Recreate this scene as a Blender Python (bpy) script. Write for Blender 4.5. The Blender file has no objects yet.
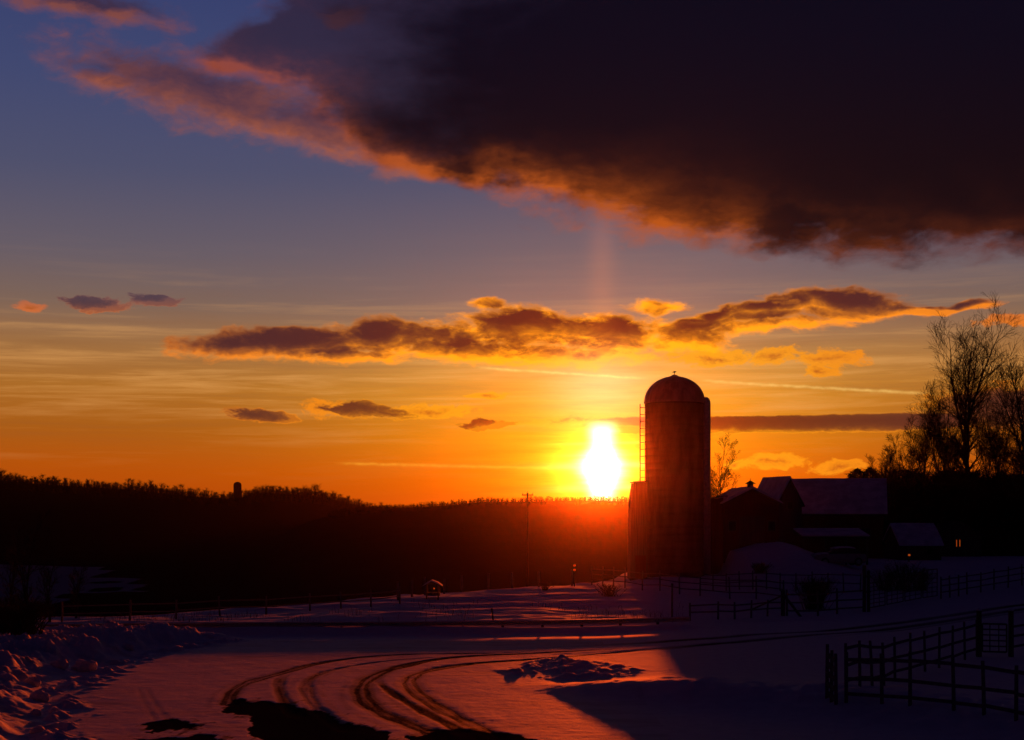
import bpy, bmesh, math, random
import numpy as np
from mathutils import Vector, Matrix

random.seed(7)
rng = np.random.default_rng(7)
SC = bpy.context.scene
COL = SC.collection
F, CX, HY, CAMZ = 1407.0, 512.0, 515.0, 5.6      # focal length and horizon of the photograph
EXPOSURE = 0.0
GAIN = 2.0 ** EXPOSURE
SUN_AZ = math.atan((598 - CX) / F)
SUN_EL = math.radians(2.05)

# ------------------------------------------------------------------ noise
def _hash(ix, iy, seed):
    h = (ix.astype(np.int64) * 374761393 + iy.astype(np.int64) * 668265263 + seed * 1442695041) & 0xFFFFFFFF
    h = ((h ^ (h >> 13)) * 1274126177) & 0xFFFFFFFF
    h = (h ^ (h >> 16)) & 0xFFFFFFFF
    return h / 4294967295.0

def vnoise(x, y, seed=0):
    x = np.asarray(x, float); y = np.asarray(y, float)
    ix = np.floor(x); iy = np.floor(y)
    fx = x - ix; fy = y - iy
    u = fx * fx * fx * (fx * (fx * 6 - 15) + 10); v = fy * fy * fy * (fy * (fy * 6 - 15) + 10)
    a = _hash(ix, iy, seed); b = _hash(ix + 1, iy, seed)
    c = _hash(ix, iy + 1, seed); d = _hash(ix + 1, iy + 1, seed)
    return (a + (b - a) * u) * (1 - v) + (c + (d - c) * u) * v

def fbm(x, y, octs=4, seed=0, gain=0.5):
    s = 0.0; a = 1.0; n = 0.0
    for k in range(octs):
        s = s + a * vnoise(x * 2 ** k + 17.3 * k, y * 2 ** k - 9.1 * k, seed + k); n += a; a *= gain
    return s / n

def sstep(a, b, x):
    t = np.clip((np.asarray(x, float) - a) / (b - a), 0, 1)
    return t * t * (3 - 2 * t)

def poly_dist(x, y, pts):
    """distance to a polyline and the length along it"""
    best = np.full(np.shape(x), 1e9); along = np.zeros(np.shape(x)); acc = 0.0
    for (x0, y0), (x1, y1) in zip(pts[:-1], pts[1:]):
        dx, dy = x1 - x0, y1 - y0; L2 = dx * dx + dy * dy; L = math.sqrt(L2)
        t = np.clip(((x - x0) * dx + (y - y0) * dy) / L2, 0, 1)
        d = np.hypot(x - x0 - t * dx, y - y0 - t * dy)
        m = d < best
        best = np.where(m, d, best); along = np.where(m, acc + t * L, along); acc += L
    return best, along

def flat(px, py):
    Y = CAMZ * F / (py - HY)
    return ((px - CX) / F * Y, Y)

def smooth_line(pts, n=3):
    for _ in range(n):
        q = [pts[0]]
        for a, b in zip(pts[:-1], pts[1:]):
            q += [(a[0] * .75 + b[0] * .25, a[1] * .75 + b[1] * .25), (a[0] * .25 + b[0] * .75, a[1] * .25 + b[1] * .75)]
        q.append(pts[-1]); pts = q
    return pts

def in_poly(x, y, poly):
    r = np.zeros(np.shape(x), bool); n = len(poly)
    for i in range(n):
        x0, y0 = poly[i]; x1, y1 = poly[(i + 1) % n]
        c = ((y0 > y) != (y1 > y)) & (x < (x1 - x0) * (y - y0) / (y1 - y0 + 1e-12) + x0)
        r ^= c
    return r

# ------------------------------------------------------------------ terrain
CREST_X = [-60, -26.6, -18.8, -12, -5.5, 4.7, 9, 14, 20, 30, 60]
CREST_Y = [76, 81, 84.7, 92.7, 106, 115, 125, 150, 190, 230, 260]
BANK_Y = [20, 30, 35, 45, 52.5, 58.4, 62, 66]
BANK_X = [-9, -10.8, -11.7, -14.6, -15.2, -14.4, -12.8, -11]
RAIL = smooth_line([flat(px, py) for px, py in [(40, 633), (120, 632), (250, 631), (400, 630.5), (520, 629.5), (610, 628), (690, 625)]], 2)
RAIL_X = [p[0] for p in RAIL]; RAIL_Y = [p[1] for p in RAIL]
WIND = smooth_line([(-.6, 47.2), (.9, 46.2), (2.6, 45.0), (5.5, 43.3), (10, 40.4), (14, 36.5), (17, 32)], 2)
ROAD_C = smooth_line([(-7, 54), (0, 57.5), (7.5, 60), (15.5, 69.5), (24, 79), (34, 90.5), (60, 121), (90, 158)], 2)
TRK = [
    [(560, 652), (470, 653.5), (411, 654), (358, 657), (312, 664), (281, 673), (246, 682), (231, 692), (228, 704)],
    [(300, 668), (283, 675), (277, 684), (284, 702), (296, 716)],
    [(480, 656), (400, 659), (341, 667), (312, 676), (304, 686), (312, 702), (325, 716), (345, 730)],
    [(640, 648), (540, 653), (446, 657), (397, 667), (376, 674), (362, 684), (362, 698), (378, 712), (415, 726), (450, 742), (480, 765)],
    [(376, 674), (380, 684), (392, 693), (418, 709), (446, 723), (480, 742), (510, 765)],
    [(680, 646), (600, 654), (551, 658), (474, 663), (425, 670), (408, 679), (411, 688), (428, 702), (460, 719), (492, 734), (540, 760)],
]
TRK_W = [.18, .17, .15, .22, .16, .20]
TRK_D = [.75, .6, .5, .9, .95, .75]
TRK = [smooth_line([flat(*p) for p in t], 2) for t in TRK]
ROADTRK = [smooth_line([flat(*p) for p in t], 2) for t in [
    [(520, 648.5), (600, 645.5), (676, 641), (760, 634), (860, 625.5), (940, 615), (1024, 602), (1200, 582)],
    [(560, 655), (640, 651), (720, 643), (800, 636), (860, 630.5), (940, 620), (1024, 606.5), (1200, 585)],
    [(800, 640), (860, 633.5), (940, 622.5), (1024, 609), (1200, 587)]]]
SKI = [smooth_line([flat(*p) for p in t], 2) for t in [[(138, 686), (143, 700), (152, 716), (166, 732)], [(146, 686), (152, 699), (163, 714), (178, 730)]]]
BARE = [[flat(*p) for p in q] for q in [
    [(228, 702), (250, 700.5), (290, 701), (305, 711), (330, 716), (350, 722), (370, 728), (392, 741), (420, 770), (265, 790), (262, 740), (255, 727), (236, 714)],
    [(405, 735), (440, 731), (470, 729), (500, 734), (530, 742), (570, 770), (420, 780)],
    [(134, 726), (160, 722), (190, 721.5), (206, 726), (190, 729.5), (150, 729)],
    [(134, 738), (170, 735), (215, 736), (236, 741), (230, 760), (140, 756)]]]

def ground_h(x, y):
    x = np.asarray(x, float); y = np.asarray(y, float)
    rail_y = np.interp(x, RAIL_X, RAIL_Y)
    h = np.zeros(np.broadcast(x, y).shape)
    # the farmyard stands a little higher, the field falls away beyond its crest
    h = h + 1.75 * sstep(99, 118, y) * sstep(17, 24, x)
    h = h + .5 * sstep(100, 120, y) * sstep(8, 13, x) * (1 - sstep(17, 24, x))
    yc = np.interp(x, CREST_X, CREST_Y)
    h = h - 14 * sstep(0, 85, y - yc) - 1.1 * sstep(-3, 7, y - yc)
    # barn ramp
    xr = x + (y - 117) * .2 + .5 * (fbm(x * .6, y * .6, 3, 19) - .5)
    rx = sstep(17.9, 18.9, x) * (1 - np.clip((xr - 21.9) / 4.4, 0, 1))
    h = h + rx * 1.9 * sstep(101, 116.5, y) * (1 - sstep(124, 135, y))
    # ground under the guard rail sits lower than the lot
    h = h - .12 * sstep(-6, -1.5, y - rail_y) * (1 - sstep(95, 112, y))
    # snow thrown up against the rail at its left part
    rb = np.exp(-((y - rail_y + .15) / .75) ** 2) * (1 - sstep(-4, 1.2, x))
    h = h + rb * (.33 + .10 * (fbm(x * .5, y * .7, 3, 5) - .5))
    h = h + np.exp(-((y - rail_y) / .8) ** 2) * sstep(-4, 1.2, x) * (1 - sstep(8.6, 10, x)) * (.21 + .05 * (fbm(x * .8, y, 3, 6) - .5))
    # ploughed bank on the left
    bx = np.interp(y, BANK_Y, BANK_X)
    off = bx - x + 1.2 * (fbm(x * .5, y * .5, 3, 11) - .5)
    env = (1 - sstep(61.5, 66, y)) * sstep(10, 20, y)
    rise = sstep(0, 2.6, off) * (1 - .4 * sstep(3.5, 9, off))
    lump = fbm(x * .9, y * .6, 5, 21, .55)
    ridg = 1 - np.abs(2 * fbm(x * .8 + y * .25, y * .35, 4, 31) - 1)
    h = h + env * rise * (.62 + .85 * (lump - .35) + .30 * (ridg - .6) + .55 * (fbm(x * 2.9 + y * .8, y * 1.7, 4, 23, .62) - .5) - .20 * np.abs(2 * fbm(x * 1.7 + y * .9, y * .6, 3, 25) - 1))
    rubble = np.exp(-((off + .35) / .7) ** 2) * env
    h = h + rubble * .32 * np.clip(fbm(x * 2.3, y * 2.0, 3, 41) - .52, 0, 1) * 2
    # windrow on the right of the lot
    d, t = poly_dist(x, y, WIND)
    wh = sstep(.6, 8.0, t) * (.62 + .16 * (vnoise(t * .7, 0 * t, 51) - .5))
    wy_ = np.interp(x, [p[0] for p in WIND], [p[1] for p in WIND])
    far_side = sstep(-.2, .4, y - wy_) * sstep(1.5, 5, t)
    w = np.exp(-(d / (.9 + .05 * t + 2.2 * far_side)) ** 2)
    h = h + w * wh * (.85 + (.25 + .35 * sstep(5, 11, t)) * (fbm(x * 1.6, y * 1.3, 4, 61) - .4))
    # broken snow between the lot and the road
    e = np.clip(1 - np.hypot((x - 2.1) / 2.9, (y - 50.8) / 3.6), 0, 1)
    e = e + .8 * np.clip(1 - np.hypot((x - 1.9) / 1.9, (y - 53.2) / 1.7), 0, 1)
    rough = fbm(x * 1.15, y * .85, 5, 71, .55)
    h = h + sstep(0, .5, e) * (.20 * np.clip(rough - .44, 0, 1) * 2.0 + .34 * np.clip(fbm(x * 1.5, y * 1.1, 3, 73) - .60, 0, 1) * 2.0)
    # open snow on the right, smooth and wind packed
    right = sstep(5, 9, x) * (1 - sstep(62, 70, y))
    h = h + right * .10 * (fbm(x * .3, y * .25, 3, 81) - .5)
    # field beyond the rail: wind ripples that catch the low sun
    fld = sstep(1.5, 6, y - rail_y) * (1 - sstep(110, 150, y)) * (1 - sstep(16, 24, x))
    wv = fbm((x * .9 + y * .10) * .14, (y - .22 * x) * .34, 4, 91)
    h = h + fld * .62 * (wv - .5)
    h = h + fld * .05 * (fbm(x * .7, y * 1.1, 3, 95) - .5)
    # lot: nearly level
    h = h + (1 - fld) * .022 * (fbm(x * .45, y * .35, 3, 101) - .5)
    return h

def ground_fine(x, y):
    """tyre tracks and bare patches: (height, dirt, bare)"""
    h = np.zeros(x.shape); dirt = np.zeros(x.shape); bare = np.zeros(x.shape)
    m = (y > 28) & (y < 125) & (np.abs(x) < 70)
    X, Y = x[m], y[m]
    hh = np.zeros(X.shape); dd = np.zeros(X.shape); bb = np.zeros(X.shape)
    wob = .12 * (vnoise(X * .9, Y * .9, 3) - .5)
    for pts, w, s in zip(TRK, TRK_W, TRK_D):
        d, t = poly_dist(X, Y, pts)
        d = d + wob
        w2 = w * (1 + .7 * sstep(6, 16, t))
        core = np.exp(-(d / w2) ** 4)
        stripe = .12 + .95 * vnoise(d * 22, t * .12, 7)
        patch = .55 + .6 * vnoise(t * .8, d * 2, 8)
        end = sstep(0, 4, t)
        dd = np.maximum(dd, np.clip(core * (stripe * 1.5 + .15) * (patch + .2) * s * end * 1.25, 0, 1))
        hh = hh - .020 * core * end * (.4 + .8 * stripe) + .004 * np.exp(-((d - w2 * 1.5) / (.4 * w2)) ** 2) * end * vnoise(t * 2.5, d * 3, 9)
    for i, pts in enumerate(ROADTRK):
        d, t = poly_dist(X, Y, pts)
        core = np.exp(-((d + wob * .6) / (.42 if i < 2 else .2)) ** 4)
        dd = np.maximum(dd, core * (.65 + .5 * vnoise(t * .25, d * 6, 12)) * (.95 if i < 2 else .5) * sstep(0, 9, t))
        hh = hh - .015 * core
    for pts in SKI:
        d, t = poly_dist(X, Y, pts)
        core = np.exp(-(d / .09) ** 2) * sstep(0, 1.5, t)
        hh = hh - .006 * core; dd = np.maximum(dd, .25 * core)
    wx = X + .7 * (fbm(X * 1.6, Y * .8, 4, 13) - .5); wy = Y + 2.4 * (fbm(X * 1.3, Y * .7, 4, 14) - .5)
    for poly in BARE:
        bb = np.maximum(bb, in_poly(wx, wy, poly) * 1.0)
    hh = hh - .012 * bb
    # brown churned zone between the two inner tracks
    z = in_poly(wx, wy, [flat(*p) for p in [(372, 680), (386, 684), (405, 705), (450, 726), (420, 730), (380, 715), (362, 700)]])
    dd = np.maximum(dd, z * np.clip(fbm(X * 5, Y * 3, 4, 15) * 1.9 - .65, 0, 1) * .8)
    # thin packed snow with grey scuffs over the whole lot
    # older, half-buried tracks beside the fresh ones
    for pts, off, s in ((TRK[0], .62, .35), (TRK[2], -.5, .4), (TRK[3], .8, .4), (TRK[5], .55, .5), (TRK[5], -.7, .35), (TRK[4], .45, .4)):
        d, t = poly_dist(X + off * .7, Y + off * .9 + .5 * (vnoise(X * .3, Y * .3, 46) - .5), pts)
        dd = np.maximum(dd, s * np.exp(-(d / .10) ** 2) * (vnoise(t * 1.3, d * 3, 47) > .35) * (.4 + .6 * vnoise(t * 4, d * 9, 48)))
    scuff = np.clip(fbm(X * .35 + Y * .1, Y * 1.1, 5, 16, .6) - .5, 0, 1) * 2.0
    lot = (Y < 63) & (X < 4)
    dd = np.maximum(dd, lot * .45 * scuff)
    # crusted, trodden surface of the packed snow
    hh = hh + (1 - bb) * (Y < 64) * (.022 * (fbm(X * 1.7, Y * .9, 5, 17, .6) - .5) + .006 * (fbm(X * 7, Y * 4, 3, 18) - .5)) * (.5 + fbm(X * .2, Y * .2, 2, 20))
    fx = X + 1.1 * (fbm(X * 3.5, Y * 1.6, 4, 43, .65) - .5); fy = Y + 3.6 * (fbm(X * 3.2, Y * 1.5, 4, 44, .65) - .5)
    for poly in BARE:
        dd = np.maximum(dd, in_poly(fx, fy, poly) * (.25 + .75 * vnoise(X * 4, Y * 2.5, 45)))
    h[m] = hh; dirt[m] = dd; bare[m] = bb
    return h, np.clip(dirt, 0, 1), bare

def gz(x, y):
    return float(ground_h(np.array([x]), np.array([y]))[0])

def G(px, py):
    """the point of the ground seen at a pixel of the photograph"""
    Y = np.arange(28, 220, .05); X = (px - CX) / F * Y
    z = ground_h(X, Y); hit = np.nonzero(CAMZ - (py - HY) / F * Y <= z)[0]
    i = hit[0] if len(hit) else int(np.argmin(CAMZ - (py - HY) / F * Y - z))
    return Vector((float(X[i]), float(Y[i]), float(z[i])))

def PX(px, Y):
    return (px - CX) / F * Y

def PZ(py, Y):
    return CAMZ + (HY - py) / F * Y

# ------------------------------------------------------------------ materials
class N:
    """small wrapper so that node maths can be written as formulas"""
    def __init__(s, nt, sock): s.nt, s.s = nt, sock
    def _m(s, op, *a, clamp=False):
        n = s.nt.nodes.new('ShaderNodeMath'); n.operation = op; n.use_clamp = clamp
        for i, v in enumerate((s,) + a):
            if isinstance(v, N): s.nt.links.new(v.s, n.inputs[i])
            else: n.inputs[i].default_value = float(v)
        return N(s.nt, n.outputs[0])
    def __add__(s, o): return s._m('ADD', o)
    __radd__ = __add__
    def __sub__(s, o): return s._m('SUBTRACT', o)
    def __rsub__(s, o): return (s * -1.0) + o
    def __mul__(s, o): return s._m('MULTIPLY', o)
    __rmul__ = __mul__
    def __truediv__(s, o): return s._m('DIVIDE', o)
    def pw(s, o): return s._m('POWER', o)
    def abs(s): return s._m('ABSOLUTE')
    def sqrt(s): return s._m('SQRT')
    def exp(s): return s._m('EXPONENT')
    def max(s, o): return s._m('MAXIMUM', o)
    def min(s, o): return s._m('MINIMUM', o)
    def smax(s, o, k): return s._m('SMOOTH_MAX', o, k)
    def clamp(s): return s._m('ADD', 0.0, clamp=True)
    def sstep(s, a, b):
        n = s.nt.nodes.new('ShaderNodeMapRange'); n.interpolation_type = 'SMOOTHSTEP'
        s.nt.links.new(s.s, n.inputs[0])
        n.inputs[1].default_value = a; n.inputs[2].default_value = b
        n.inputs[3].default_value = 0; n.inputs[4].default_value = 1
        return N(s.nt, n.outputs[0])

def vec(nt, x, y, z=0.0):
    n = nt.nodes.new('ShaderNodeCombineXYZ')
    for i, v in enumerate((x, y, z)):
        if isinstance(v, N): nt.links.new(v.s, n.inputs[i])
        else: n.inputs[i].default_value = v
    return N(nt, n.outputs[0])

def tex_noise(nt, v, scale, detail=4, rough=.55, dist=0.0):
    n = nt.nodes.new('ShaderNodeTexNoise'); n.noise_dimensions = '3D'
    if v is not None: nt.links.new(v.s, n.inputs['Vector'])
    n.inputs['Scale'].default_value = scale; n.inputs['Detail'].default_value = detail
    n.inputs['Roughness'].default_value = rough; n.inputs['Distortion'].default_value = dist
    return N(nt, n.outputs[0])

def mixc(nt, f, a, b, mode='MIX'):
    n = nt.nodes.new('ShaderNodeMix'); n.data_type = 'RGBA'; n.blend_type = mode; n.clamp_factor = True
    if isinstance(f, N): nt.links.new(f.s, n.inputs[0])
    else: n.inputs[0].default_value = f
    for i, c in ((6, a), (7, b)):
        if isinstance(c, N): nt.links.new(c.s, n.inputs[i])
        else: n.inputs[i].default_value = (*c, 1)
    return N(nt, n.outputs[2])

def lin(c):
    return tuple((v / 255 / 12.92) if v / 255 <= .04045 else ((v / 255 + .055) / 1.055) ** 2.4 for v in c)

def new_mat(name):
    m = bpy.data.materials.new(name); m.use_nodes = True
    nt = m.node_tree; b = nt.nodes['Principled BSDF']
    return m, nt, b

def mottled(name, c0, c1, scale=3.0, rough=.85, bump=.0, spec=.25, stretch=(1, 1, 1), metal=0.0):
    m, nt, b = new_mat(name)
    tc = nt.nodes.new('ShaderNodeTexCoord'); mp = nt.nodes.new('ShaderNodeMapping'); mp.inputs['Scale'].default_value = stretch
    nt.links.new(tc.outputs['Object'], mp.inputs['Vector'])
    f = tex_noise(nt, N(nt, mp.outputs[0]), scale, 6, .6)
    c = mixc(nt, f.sstep(.3, .7), c0, c1)
    nt.links.new(c.s, b.inputs['Base Color'])
    b.inputs['Roughness'].default_value = rough; b.inputs['Specular IOR Level'].default_value = spec
    b.inputs['Metallic'].default_value = metal
    if bump:
        bp = nt.nodes.new('ShaderNodeBump'); bp.inputs['Strength'].default_value = bump; bp.inputs['Distance'].default_value = .02
        nt.links.new(f.s, bp.inputs['Height']); nt.links.new(bp.outputs[0], b.inputs['Normal'])
    return m

def snow_ground_mat(name):
    m, nt, b = new_mat(name)
    def at(n):
        a = nt.nodes.new('ShaderNodeAttribute'); a.attribute_name = n; return N(nt, a.outputs['Fac'])
    tc = nt.nodes.new('ShaderNodeTexCoord'); P = N(nt, tc.outputs['Object'])
    n1 = tex_noise(nt, P, 2.2, 6, .6); n2 = tex_noise(nt, P, 14, 4, .6)
    dirt = at('dirt') * (.7 + n2 * .6)
    snow = mixc(nt, n1.sstep(.3, .75), (.80, .80, .83), (.70, .70, .74))
    c = mixc(nt, dirt.clamp(), snow, (.042, .034, .030))
    bare = (at('bare') + (n2 - .5) * .5).sstep(.35, .65)
    c = mixc(nt, bare, c, mixc(nt, n2, (.018, .018, .02), (.04, .038, .036)))
    nt.links.new(c.s, b.inputs['Base Color'])
    b.inputs['Roughness'].default_value = .75
    sp = (1 - bare) * .10 * (1 - dirt.clamp()); nt.links.new(sp.s, b.inputs['Specular IOR Level'])
    mp = nt.nodes.new('ShaderNodeMapping'); mp.inputs['Scale'].default_value = (.8, 1.8, 1.0); nt.links.new(tc.outputs['Object'], mp.inputs[0])
    hgt = tex_noise(nt, N(nt, mp.outputs[0]), 1.3, 8, .66) * .7 + n2 * .22 + tex_noise(nt, P, 45, 3, .6) * .06
    bp = nt.nodes.new('ShaderNodeBump'); bp.inputs['Strength'].default_value = .8; bp.inputs['Distance'].default_value = .05
    nt.links.new(hgt.s, bp.inputs['Height']); nt.links.new(bp.outputs[0], b.inputs['Normal'])
    return m

def hill_mat():
    m, nt, b = new_mat('wooded_hillside')
    a = nt.nodes.new('ShaderNodeAttribute'); a.attribute_name = 'snow'
    tc = nt.nodes.new('ShaderNodeTexCoord'); P = N(nt, tc.outputs['Object'])
    n1 = tex_noise(nt, P, .12, 6, .65)
    f = (N(nt, a.outputs['Fac']) + (n1 - .5) * .9).sstep(.4, .6)
    c = mixc(nt, f, mixc(nt, n1, (.010, .009, .008), (.022, .018, .015)), (.40, .40, .43))
    nt.links.new(c.s, b.inputs['Base Color']); b.inputs['Roughness'].default_value = 1; b.inputs['Specular IOR Level'].default_value = 0
    return m

def emit_mat(name, col, s):
    m, nt, b = new_mat(name)
    b.inputs['Base Color'].default_value = (*col, 1)
    b.inputs['Emission Color'].default_value = (*col, 1); b.inputs['Emission Strength'].default_value = s
    return m

M = {}
M['ground'] = snow_ground_mat('field_snow'); M['hill'] = hill_mat()
M['snow'] = mottled('settled_snow', (.80, .80, .83), (.50, .50, .54), 1.1, .8, .4, .2)
M['bark'] = mottled('bark', (.030, .024, .020), (.055, .045, .038), 6, .95, .5, .1, (1, 1, .2))
M['twig'] = mottled('twig', (.028, .021, .017), (.045, .035, .028), 2, .95, 0, .1)
M['forest'] = mottled('bare_wood', (.012, .010, .009), (.022, .018, .015), .5, 1, 0, 0)
M['conifer'] = mottled('needles', (.014, .022, .012), (.03, .045, .02), 1.2, .9, 0, .1)
M['wood'] = mottled('weathered_wood', (.06, .05, .045), (.13, .11, .095), 5, .9, .4, .1, (1, 1, .15))
M['fence'] = mottled('fence_wood', (.10, .095, .10), (.17, .16, .165), 6, .9, .3, .1)
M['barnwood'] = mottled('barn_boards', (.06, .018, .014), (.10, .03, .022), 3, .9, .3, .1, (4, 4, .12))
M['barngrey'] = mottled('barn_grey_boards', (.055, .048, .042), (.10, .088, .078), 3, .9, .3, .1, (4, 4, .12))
M['roof'] = mottled('dark_roofing', (.03, .03, .032), (.06, .056, .055), 4, .8, .2, .2)
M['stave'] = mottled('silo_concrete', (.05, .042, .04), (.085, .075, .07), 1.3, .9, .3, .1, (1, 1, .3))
M['dome'] = mottled('dome_metal', (.14, .14, .15), (.26, .25, .25), 1.5, .48, .1, .5, (1, 1, .4), .7)
M['steel'] = mottled('galvanised_steel', (.33, .33, .34), (.50, .49, .48), 4, .45, .1, .5, (1, 1, 1), .8)
M['iron'] = mottled('dark_iron', (.05, .045, .042), (.09, .075, .065), 6, .7, .2, .3, (1, 1, 1), .4)
M['black'] = mottled('dark_opening', (.008, .008, .008), (.014, .013, .012), 2, .9, 0, .1)
M['carpaint'] = mottled('car_paint', (.22, .22, .25), (.26, .26, .29), 2, .35, 0, .5)
M['glass'] = mottled('car_glass', (.015, .016, .02), (.03, .03, .035), 2, .12, 0, .5)
M['tyre'] = mottled('tyre_rubber', (.015, .015, .015), (.03, .03, .03), 8, .9, .2, .2)
M['weed'] = mottled('dry_weed', (.05, .035, .02), (.10, .075, .045), 3, .95, 0, .05)
M['stone'] = mottled('field_stone', (.08, .075, .07), (.16, .15, .14), 4, .95, .5, .1)
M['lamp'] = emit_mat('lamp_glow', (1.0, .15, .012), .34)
M['ceramic'] = mottled('insulator', (.10, .06, .04), (.16, .1, .07), 5, .4, 0, .5)

# ------------------------------------------------------------------ mesh helpers
class MB:
    def __init__(s): s.v, s.f = [], []
    def add(s, vs, fs):
        b = len(s.v); s.v += [tuple(p) for p in vs]; s.f += [tuple(i + b for i in q) for q in fs]; return s
    def box(s, c, d, rz=0.0, mtx=None):
        hx, hy, hz = d[0] / 2, d[1] / 2, d[2] / 2
        R = Matrix.Rotation(rz, 3, 'Z') if mtx is None else mtx
        vs = [Vector(c) + R @ Vector((sx * hx, sy * hy, sz * hz)) for sx in (-1, 1) for sy in (-1, 1) for sz in (-1, 1)]
        return s.add(vs, [(0, 1, 3, 2), (4, 6, 7, 5), (0, 4, 5, 1), (2, 3, 7, 6), (0, 2, 6, 4), (1, 5, 7, 3)])
    def bar(s, p, q, w, h=None):
        p, q = Vector(p), Vector(q); d = (q - p); L = d.length
        if L < 1e-6: return s
        z = d / L; up = Vector((0, 0, 1)) if abs(z.z) < .95 else Vector((0, 1, 0))
        x = up.cross(z).normalized(); y = z.cross(x)
        R = Matrix((x, y, z)).transposed()
        return s.box((p + q) / 2, (w, h or w, L), mtx=R)
    def tube(s, pts, rad, n=6, cap=True):
        pts = [Vector(p) for p in pts]; vs, fs = [], []
        for i, p in enumerate(pts):
            d = (pts[min(i + 1, len(pts) - 1)] - pts[max(i - 1, 0)]).normalized()
            a = Vector((1, 0, 0)) if abs(d.x) < .8 else Vector((0, 1, 0))
            x = d.cross(a).normalized(); y = d.cross(x)
            r = rad[i] if hasattr(rad, '__len__') else rad
            for k in range(n):
                t = 2 * math.pi * k / n; vs.append(p + (x * math.cos(t) + y * math.sin(t)) * r)
        for i in range(len(pts) - 1):
            for k in range(n):
                k2 = (k + 1) % n
                fs.append((i * n + k, i * n + k2, (i + 1) * n + k2, (i + 1) * n + k))
        if cap:
            fs.append(tuple(range(n))[::-1]); fs.append(tuple((len(pts) - 1) * n + k for k in range(n)))
        return s.add(vs, fs)
    def lathe(s, prof, n=32, c=(0, 0, 0), rib=None):
        vs, fs = [], []
        for j, (r, z) in enumerate(prof):
            for k in range(n):
                t = 2 * math.pi * k / n; rr = r * (1 + (rib(k) if rib else 0))
                vs.append((c[0] + rr * math.cos(t), c[1] + rr * math.sin(t), c[2] + z))
        for j in range(len(prof) - 1):
            for k in range(n):
                k2 = (k + 1) % n; fs.append((j * n + k, j * n + k2, (j + 1) * n + k2, (j + 1) * n + k))
        fs.append(tuple(range(n))[::-1]); fs.append(tuple((len(prof) - 1) * n + k for k in range(n)))
        return s.add(vs, fs)
    def prism(s, outline, axis, a, b):
        """outline (u,v) extruded along x or y from a to b"""
        n = len(outline)
        f = (lambda u, v, t: (t, u, v)) if axis == 'x' else (lambda u, v, t: (u, t, v))
        vs = [f(u, v, a) for u, v in outline] + [f(u, v, b) for u, v in outline]
        fs = [tuple(range(n)), tuple(range(n, 2 * n))[::-1]] + [(i, n + i, n + (i + 1) % n, (i + 1) % n) for i in range(n)]
        return s.add(vs, fs)
    def build(s, name, mat, parent=None, smooth=False, bevel=0.0):
        me = bpy.data.meshes.new(name); me.from_pydata(s.v, [], s.f); me.update()
        if bevel or not smooth:
            bm = bmesh.new(); bm.from_mesh(me); bmesh.ops.recalc_face_normals(bm, faces=bm.faces); bm.to_mesh(me); bm.free()
        if smooth: me.polygons.foreach_set('use_smooth', [True] * len(me.polygons))
        me.materials.append(mat)
        o = bpy.data.objects.new(name, me); COL.objects.link(o)
        if parent: o.parent = parent
        if bevel:
            md = o.modifiers.new('bevel', 'BEVEL'); md.width = bevel; md.segments = 2; md.limit_method = 'ANGLE'
        return o

def tag(o, label=None, cat=None, group=None, kind=None):
    if label: o['label'] = label
    if cat: o['category'] = cat
    if group: o['group'] = group
    if kind: o['kind'] = kind
    return o

def empty(name, loc, label, cat, group=None, rz=0.0):
    o = bpy.data.objects.new(name, None); COL.objects.link(o)
    o.empty_display_size = .3; o.location = loc; o.rotation_euler = (0, 0, rz)
    return tag(o, label, cat, group)

def copy_tree(o, parent=None):
    c = o.copy(); COL.objects.link(c)
    if parent: c.parent = parent
    for ch in list(o.children): copy_tree(ch, c)
    return c

def np_mesh(name, verts, faces, mat, attrs=None, smooth=True):
    me = bpy.data.meshes.new(name)
    k = faces.shape[1]; nf = len(faces)
    me.vertices.add(len(verts)); me.vertices.foreach_set('co', np.ascontiguousarray(verts, np.float32).ravel())
    me.loops.add(nf * k); me.loops.foreach_set('vertex_index', np.ascontiguousarray(faces, np.int32).ravel())
    me.polygons.add(nf); me.polygons.foreach_set('loop_start', np.arange(0, nf * k, k, dtype=np.int32))
    me.polygons.foreach_set('use_smooth', np.full(nf, smooth, bool))
    me.update(calc_edges=True)
    for n, v in (attrs or {}).items():
        a = me.attributes.new(n, 'FLOAT', 'POINT'); a.data.foreach_set('value', np.ascontiguousarray(v, np.float32))
    me.materials.append(mat)
    o = bpy.data.objects.new(name, me); COL.objects.link(o)
    return o

# ------------------------------------------------------------------ ground, road, driveway, snow bank
def axis(segs):
    out = []
    for a, b, st in segs:
        n = max(1, int(round((b - a) / st))); out += list(np.linspace(a, b, n, endpoint=False))
    out.append(segs[-1][1]); return np.array(out)

gx = axis([(-1500, -300, 200), (-300, -80, 20), (-80, -34, 2), (-34, -20, .16), (-20, 16, .055), (16, 36, .12), (36, 80, 1.5), (80, 300, 20), (300, 1500, 200)])
gy = axis([(-280, -40, 40), (-40, 20, 5), (20, 33, .6), (33, 66, .1), (66, 92, .16), (92, 126, .3), (126, 220, 3), (220, 500, 20), (500, 1450, 190)])
XX, YY = np.meshgrid(gx, gy)
xf, yf = XX.ravel(), YY.ravel()
ZZ = ground_h(xf, yf)
fh, dirt, bare = ground_fine(xf, yf)
ZZ = ZZ + fh
nx, ny = len(gx), len(gy)
idx = np.arange(nx * ny).reshape(ny, nx)
faces = np.stack([idx[:-1, :-1], idx[:-1, 1:], idx[1:, 1:], idx[1:, :-1]], -1).reshape(-1, 4)
fcx = xf[faces].mean(1); fcy = yf[faces].mean(1)
rd, rt = poly_dist(fcx, fcy, ROAD_C)
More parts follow.
